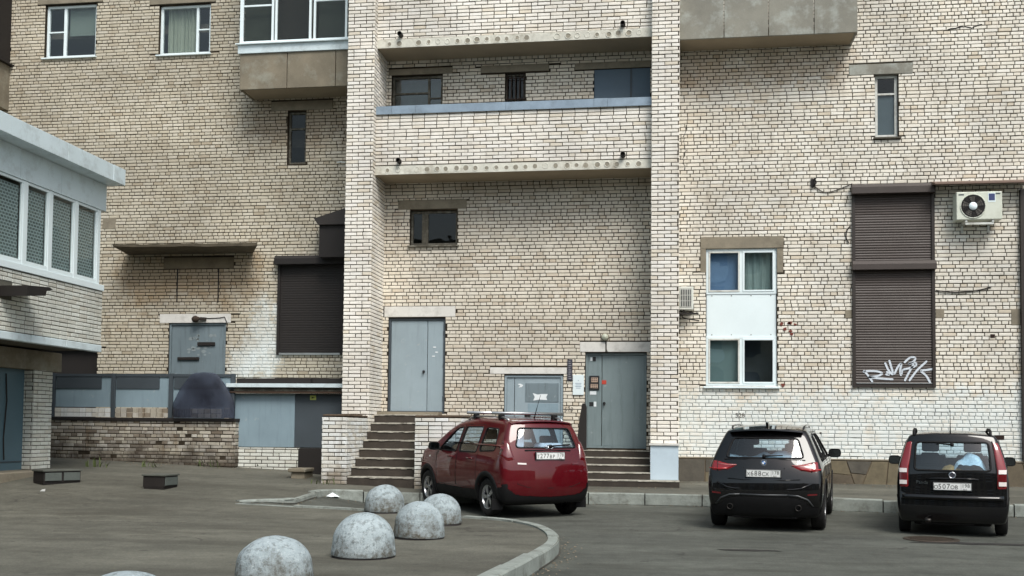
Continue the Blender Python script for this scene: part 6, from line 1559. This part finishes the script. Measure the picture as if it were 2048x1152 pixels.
# ---------------------------------------------------------------- small black hatchback
def black_hatch():
    sp = dict(a=[-1, -.9, -.48, 0, .48, .9, 1], b=[0, .03, .1, .2, .32, .44, .56, .66, .74, .8, .88, .96, 1], c=[0, .06, .2, .36, .48, .6, .74, .88, .96, 1], fc=.28, crown=.04,
        yr=[(0, .06), (.1, .0), (.26, .0), (.32, .04), (.5, .05), (.6, .07), (.8, .14), (1, .24)], rc=[(0, .1), (.5, .12), (1, .1)],
        yf=[(0, 3.46), (.3, 3.54), (.7, 3.48), (1, 3.36)],
        zt=[(0, 1.45), (.25, 1.49), (.8, 1.515), (1.4, 1.525), (1.9, 1.50), (2.1, 1.45), (2.75, 1.06), (3.1, .98), (3.4, .88), (3.54, .74)], zb=[(0, .2), (.6, .18), (3.0, .18), (3.54, .26)],
        wz=[(.2, .72), (.3, .77), (.5, .79), (.75, .79), (.95, .775), (1.1, .74), (1.3, .68), (1.45, .625), (1.52, .58)], wy=[(0, .955), (.3, 1), (2.7, 1), (3.1, .96), (3.54, .86)])
    c = Car('black_hatchback', Vector((0, 0, 0)), 0, 'small boxy black hatchback with tall red tail lights at the right edge', sp)
    ra, fa, wr = .6, 2.9, .285
    for cy in (ra, fa): c.cut('wheel_hole', 'S', circle(cy, wr, .325), M_trim, drop=True)
    w1 = chaikin([(1.72, .98), (2.38, .99), (1.98, 1.40), (1.72, 1.42)]); w2 = chaikin([(1.0, .98), (1.64, .98), (1.64, 1.42), (1.02, 1.42)]); w3 = chaikin([(.42, 1.02), (.92, .99), (.92, 1.41), (.5, 1.4)])
    rw = chaikin([(-.53, .97), (.53, .97), (.50, 1.39), (-.50, 1.39)]); ws = chaikin([(-.62, 1.05), (.62, 1.05), (.53, 1.42), (-.53, 1.42)])
    for wv in (w1, w2, w3): c.cut('side_window', 'S', wv, M_glass_car, -.006)
    c.cut('rear_window', 'R', rw, M_glass_car, -.004); c.cut('windscreen_glass', 'F', ws, M_glass_car, -.004)
    tl = [(.545, 1.42), (.60, 1.0), (.60, .70), (.9, .70), (.9, 1.0), (.9, 1.42)]; 
    c.cut('rear_bumper', 'R', [(-.95, .0), (.95, .0), (.95, .60), (-.95, .60)], M_blk2, .006)
    c.cut('rear_bumper', 'S', [(-.1, .0), (.3, .0), (.26, .60), (-.1, .60)], M_blk2, .006)
    c.cut('tailgate', 'R', [(-.535, .63), (.535, .63), (.54, 1.44), (-.54, 1.44)], M_blk2)
    d1 = chaikin([(.96, .36), (1.68, .36), (1.68, 1.46), (.98, 1.46)], 1); d2 = chaikin([(1.69, .36), (2.45, .36), (2.48, .95), (2.0, 1.44), (1.69, 1.46)], 1)
    c.cut('door', 'S', d1, M_blk2); c.cut('door', 'S', d2, M_blk2)
    c.finish(M_blk2)
    for wv in (w1, w2, w3): c.line(wv, 'S', .012, M_trim, 'window_seal', 0, True)
    c.line(rw, 'R', .016, M_trim, 'window_seal', 0, True)
    for dd in (d1, d2): c.line(dd, 'S', .005, M_trim, 'door_gap', -.001, True)
    for sx in (-1, 1):
        c.patch('tail_light', [(.555, 1.42), (.58, 1.2), (.612, .98), (.612, .70), (.742, .70), (.75, .98), (.70, 1.2), (.64, 1.40)], 'R', M_redl, .014, .004, sx)
        for z0, z1, mm in ((.93, .99, M_clearl), (.82, .925, M_redl_d), (.755, .815, M_clearl)):
            q = MB(); n = 5
            vs = [c.rear(sx*(.628+(.728-.628)*i/n), z, .024) for i in range(n+1) for z in (z0, z1)]
            q.add(vs, [(2*i, 2*i+2, 2*i+3, 2*i+1) for i in range(n)]).build('lens_segment', mm, c.root)
        c.line([(sx*.548, 1.41), (sx*.602, 1.0), (sx*.602, .71)], 'R', .007, M_trim, 'light_seal', .004)
        c.mirror(sx, 2.32, 1.0, M_trim, .2, .15)
        pts = [c.top(sx*.53, y, o_) for y, o_ in ((.32, .0), (.4, .045), (.55, .05), (1.0, .05), (1.5, .045), (1.75, .0))]; MB().tube(pts, .022, 8).build('roof_rail', M_trim, c.root, smooth=True)
    b = MB(); n = 16; vs = []
    for i in range(n+1):
        x = -.70+1.4*i/n; p = c.rear(x, .55); vs += [(x, p.y-.012, .535), (x, p.y-.05, .555), (x, p.y-.055, .585), (x, p.y-.015, .612)]
    b.add(vs, [(4*i+k, 4*(i+1)+k, 4*(i+1)+k+1, 4*i+k+1) for i in range(n) for k in range(3)]+[(0, 1, 2, 3), (4*n+3, 4*n+2, 4*n+1, 4*n)]); b.build('bumper_ledge', M_blk2, c.root, smooth=True)
    p = c.rear(0, .905, .004); Mx = Matrix.Translation(p) @ Matrix.Rotation(R_(85), 4, 'X')
    e = MB().lathe([(.05, 0), (.05, .012), (.038, .014), (.036, .008)], 28, Mx).build('emblem', M_chrome, c.root, smooth=True)
    MB().lathe([(.0, .009), (.037, .009)], 28, Mx).build('emblem_field', mat('emblem_dark', (58, 58, 66), .3, bump=0), e); q = MB(); v, f = text_mesh('FIAT', .024, .001); q.add([Mx @ Vector((a.x, a.y, .011+a.z)) for a in v], f); q.build('emblem_letters', M_chrome, e)
    c.badge_text('Panda', -.42, .79, .07)
    c.line([(-.36, .845), (-.2, .855), (.2, .855), (.36, .845)], 'R', .014, M_blk2, 'handle_ledge', .004)
    c.plate(.0, .74, 'O507OB', '198')
    wiper(c, .0, 1.35, -.22, 1.37, .02)
    p = c.top(-.02, .35); MB().tube([p, p+Vector((0, -.02, .12)), p+Vector((0, -.06, .34))], [.012, .006, .004], 6).build('aerial', M_trim, c.root)
    MB().tube([(-.36, .05, .245), (-.36, -.03, .235), (-.3, -.05, .235)], .03, 12).build('exhaust_tip', mat('dull_steel', (62, 60, 58), .45, metal=.8, bump=0), c.root, smooth=True)
    MB().box(-.54, .54, .3, 3.0, .14, .24).box(-.45, .3, .12, .4, .16, .26).build('underbody', M_lining, c.root, bevel=.03)  # dark boxes added between the wheels to deepen the shade there
    for y in (ra, fa):
        for sx in (-1, 1): c.wheel(sx*.68, y, wr, .17)
    for sx in (-1, 1): c.seat(sx*.31, 1.55, .55, .46); c.seat(sx*.31, .85, .5, .46, h=.5)
    MB().box(-.66, .66, .3, 2.5, .25, .42).build('cabin_floor', M_lining, c.root); MB().box(-.64, .64, 2.25, 2.6, .42, .95).build('dashboard', M_lining, c.root, bevel=.05)
    MB().box(-.56, .56, .2, .62, .85, .9).build('parcel_shelf', M_lining, c.root)
    for nm, x0, x1, hh, mm, sd_ in (('plastic_bag', 0.0, .5, .36, M_bag, 3), ('folded_cloth', -.25, .2, .15, M_bag_y, 7)):
        q = MB(); nx, ny = 16, 10; vs = []
        for j in range(ny+1):
            for i in range(nx+1):
                u, v = i/nx, j/ny; x = x0+(x1-x0)*u; y = .22+.36*v; vs.append((x, y, .9+hh*math.sin(math.pi*u)**.6*math.sin(math.pi*min(1, v+.12))**.6*(.85+.5*noise.noise(Vector((u*3, v*3, sd_))))+.03*noise.noise(Vector((x*14, y*14, sd_)))))
        q.add(vs, [(j*(nx+1)+i, j*(nx+1)+i+1, (j+1)*(nx+1)+i+1, (j+1)*(nx+1)+i) for j in range(ny) for i in range(nx)]).build(nm, mm, c.root, smooth=True)
    return c
CAR3 = black_hatch(); place(CAR3, 1819, 1066, 1990, 1066, .6, R_(-13.5)); CAR3.root.scale = (.945,)*3
